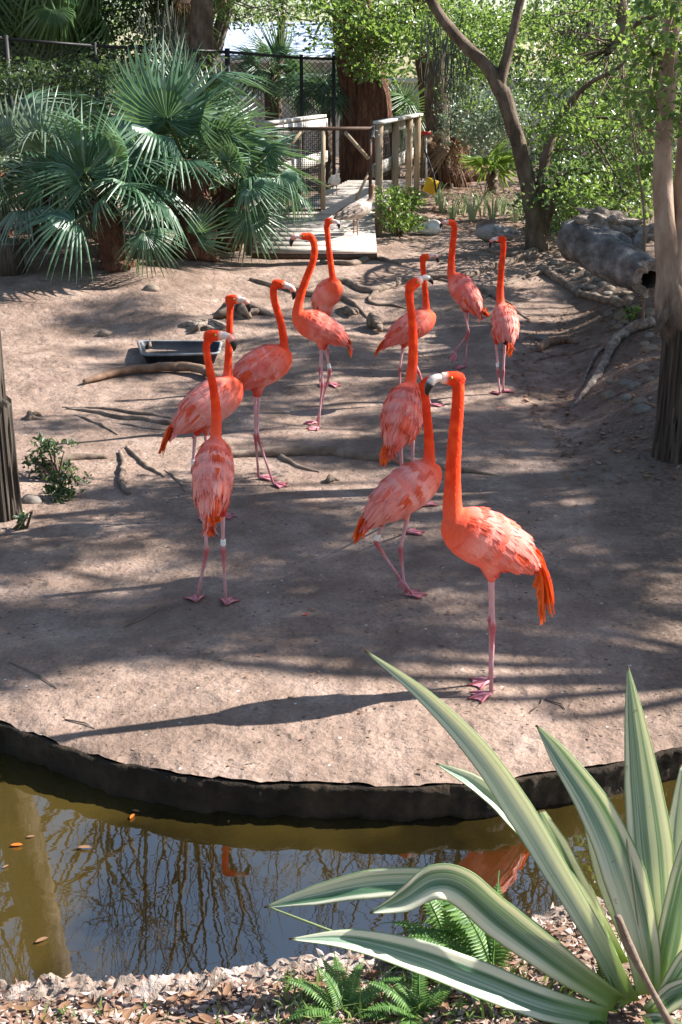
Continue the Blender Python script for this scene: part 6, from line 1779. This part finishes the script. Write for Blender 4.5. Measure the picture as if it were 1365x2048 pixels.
SB = P(1290, 2020, 0.03)
sw = thing('variegated_sword_plant', SB, 'large cream-striped sword-leaved plant growing on the near bank', 'plant')
BY = SB.y
CREAM = {1: .66, 2: .60, 3: .56, 4: .54, 5: .51, 6: .46, 7: .46, 8: .46, 9: .52, 10: .40, 11: .46, 12: .36, 13: .40, 14: .40}
def sword(pts, widths, roll=0.0, fold=.28, wave=.05, seed=0):
    """pts: (px, py, distance offset); widths in photo pixels"""
    r2 = np.random.default_rng(seed + 5)
    path = catmull([Q(p[0], p[1], BY + p[2]) for p in pts], 7); n = len(path); W = interp(widths, n)
    vs, fs, uv = [], [], []
    K = 9
    for i, p in enumerate(path):
        t = (path[min(i + 1, n - 1)] - path[max(i - 1, 0)]).normalized()
        view = (EYE - p).normalized()
        s0 = t.cross(view).normalized(); nv = s0.cross(t).normalized()
        if nv.dot(view) < 0: nv = -nv
        an = R(roll); s = s0 * math.cos(an) + nv * math.sin(an); nn = nv * math.cos(an) - s0 * math.sin(an)
        depth = (p - EYE).dot(Vector((0, CP, -SP)))
        hw = W[i] * depth / FPX / 2 * {1: .70, 2: .72, 3: .78, 4: .82, 8: .74, 9: .74}.get(seed, .84)
        vv = i / (n - 1)
        for k in range(K):
            u = k / (K - 1); x = (u - .5) * 2
            rip = wave * hw * math.sin(vv * 16 + seed + (2.2 if x > 0 else 0)) * abs(x) ** 2 + .5 * wave * hw * math.sin(vv * 37 + seed * 2 + x)
            vs.append(p + s * (x * hw) + nn * (1.5 * fold * hw * (abs(x) ** 1.4 - .3) + rip)); uv.append((u, vv))
    for i in range(n - 1):
        for k in range(K - 1):
            a = i * K + k; fs.append((a, a + 1, a + K + 1, a + K))
    m_ = MB(); m_.add(vs, fs, None, uv)
    o = m_.build('leaf', M['sword'], sw, use_uv=True)
    o.color = (CREAM[seed], .5, .5, 1)
    md = o.modifiers.new('thickness', 'SOLIDIFY'); md.thickness = .0022; md.offset = 0
    return o
sword([(1262, 2005, 0), (1190, 1870, .06), (1110, 1735, .14), (1040, 1620, .22), (960, 1505, .28), (850, 1392, .34), (728, 1299, .40)], [55, 62, 74, 82, 70, 42, 3], 10, .35, .03, 1)
sword([(1255, 2000, .0), (1180, 1840, .12), (1095, 1715, .2), (1010, 1620, .25), (940, 1563, .28), (872, 1527, .30)], [45, 52, 60, 58, 46, 3], -25, .5, .10, 2)
sword([(1300, 1990, -.02), (1285, 1880, 0), (1250, 1745, .04), (1195, 1620, .10), (1120, 1510, .16), (1073, 1450, .20)], [62, 92, 112, 92, 52, 3], 12, .32, .04, 3)
sword([(1318, 1985, .02), (1312, 1850, .03), (1298, 1690, .06), (1283, 1560, .1), (1268, 1430, .13), (1256, 1332, .16)], [56, 90, 112, 88, 46, 3], -8, .34, .05, 4)
sword([(1235, 2005, -.02), (1120, 1925, -.04), (1000, 1835, -.05), (925, 1772, -.05), (868, 1762, -.06), (805, 1800, -.08), (740, 1826, -.1)], [50, 78, 96, 92, 84, 58, 3], 18, .30, .05, 5)
sword([(1215, 2040, -.05), (1090, 2010, -.07), (960, 1960, -.08), (830, 1912, -.10), (700, 1880, -.12), (578, 1878, -.14)], [52, 76, 84, 76, 48, 3], -10, .28, .03, 6)
sword([(1180, 1960, .10), (1060, 1860, .14), (950, 1790, .16), (860, 1765, .16), (740, 1768, .15), (630, 1790, .14), (528, 1815, .13)], [40, 48, 56, 66, 68, 46, 3], 6, .25, .06, 7)
sword([(1325, 1990, -.02), (1345, 1880, -.02), (1370, 1760, -.02), (1400, 1640, 0)], [60, 80, 76, 50], 15, .3, .04, 8)
sword([(1330, 2000, .04), (1350, 1800, .1), (1362, 1640, .14), (1372, 1530, .16)], [50, 80, 70, 30], -10, .3, .05, 9)
sword([(1300, 2030, -.06), (1350, 1990, -.10), (1420, 1960, -.12)], [44, 60, 40], 0, .3, .04, 10)
sword([(1330, 1995, -.08), (1380, 1920, -.08), (1440, 1850, -.08)], [50, 64, 40], -15, .3, .04, 11)
sword([(1270, 1900, .16), (1220, 1760, .2), (1190, 1640, .24), (1180, 1570, .26)], [40, 60, 52, 20], 10, .35, .05, 12)
sword([(1240, 1930, .10), (1160, 1790, .18), (1110, 1690, .22), (1078, 1622, .24)], [44, 66, 62, 26], 0, .45, .08, 13)
sword([(1290, 2048, -.05), (1320, 2048, -.1), (1365, 2060, -.14)], [40, 50, 30], 0, .3, .04, 14)
m_ = MB(); p_ = catmull([Q(1342, 2052, BY - .22), Q(1295, 1965, BY - .20), Q(1262, 1900, BY - .18), Q(1236, 1832, BY - .16)], 6); tube(m_, p_, interp([.011, .010, .012, .009], len(p_)), 9, jitter=.4)
props(m_.build('dead_stick', M['root'], None, p_[0]), 'dark dry stick leaning across the sword plant base', 'stick')
m_ = MB(); p_ = catmull([P(690, 1872, .10), P(610, 1842, .14), P(540, 1815, .17)], 6); tube(m_, p_, interp([.004, .004, .0025], len(p_)), 6)
props(m_.build('dry_stalk', M['petiole'], None, p_[0]), 'thin yellow-green stalk leaning over the water at a sword leaf tip', 'stalk')
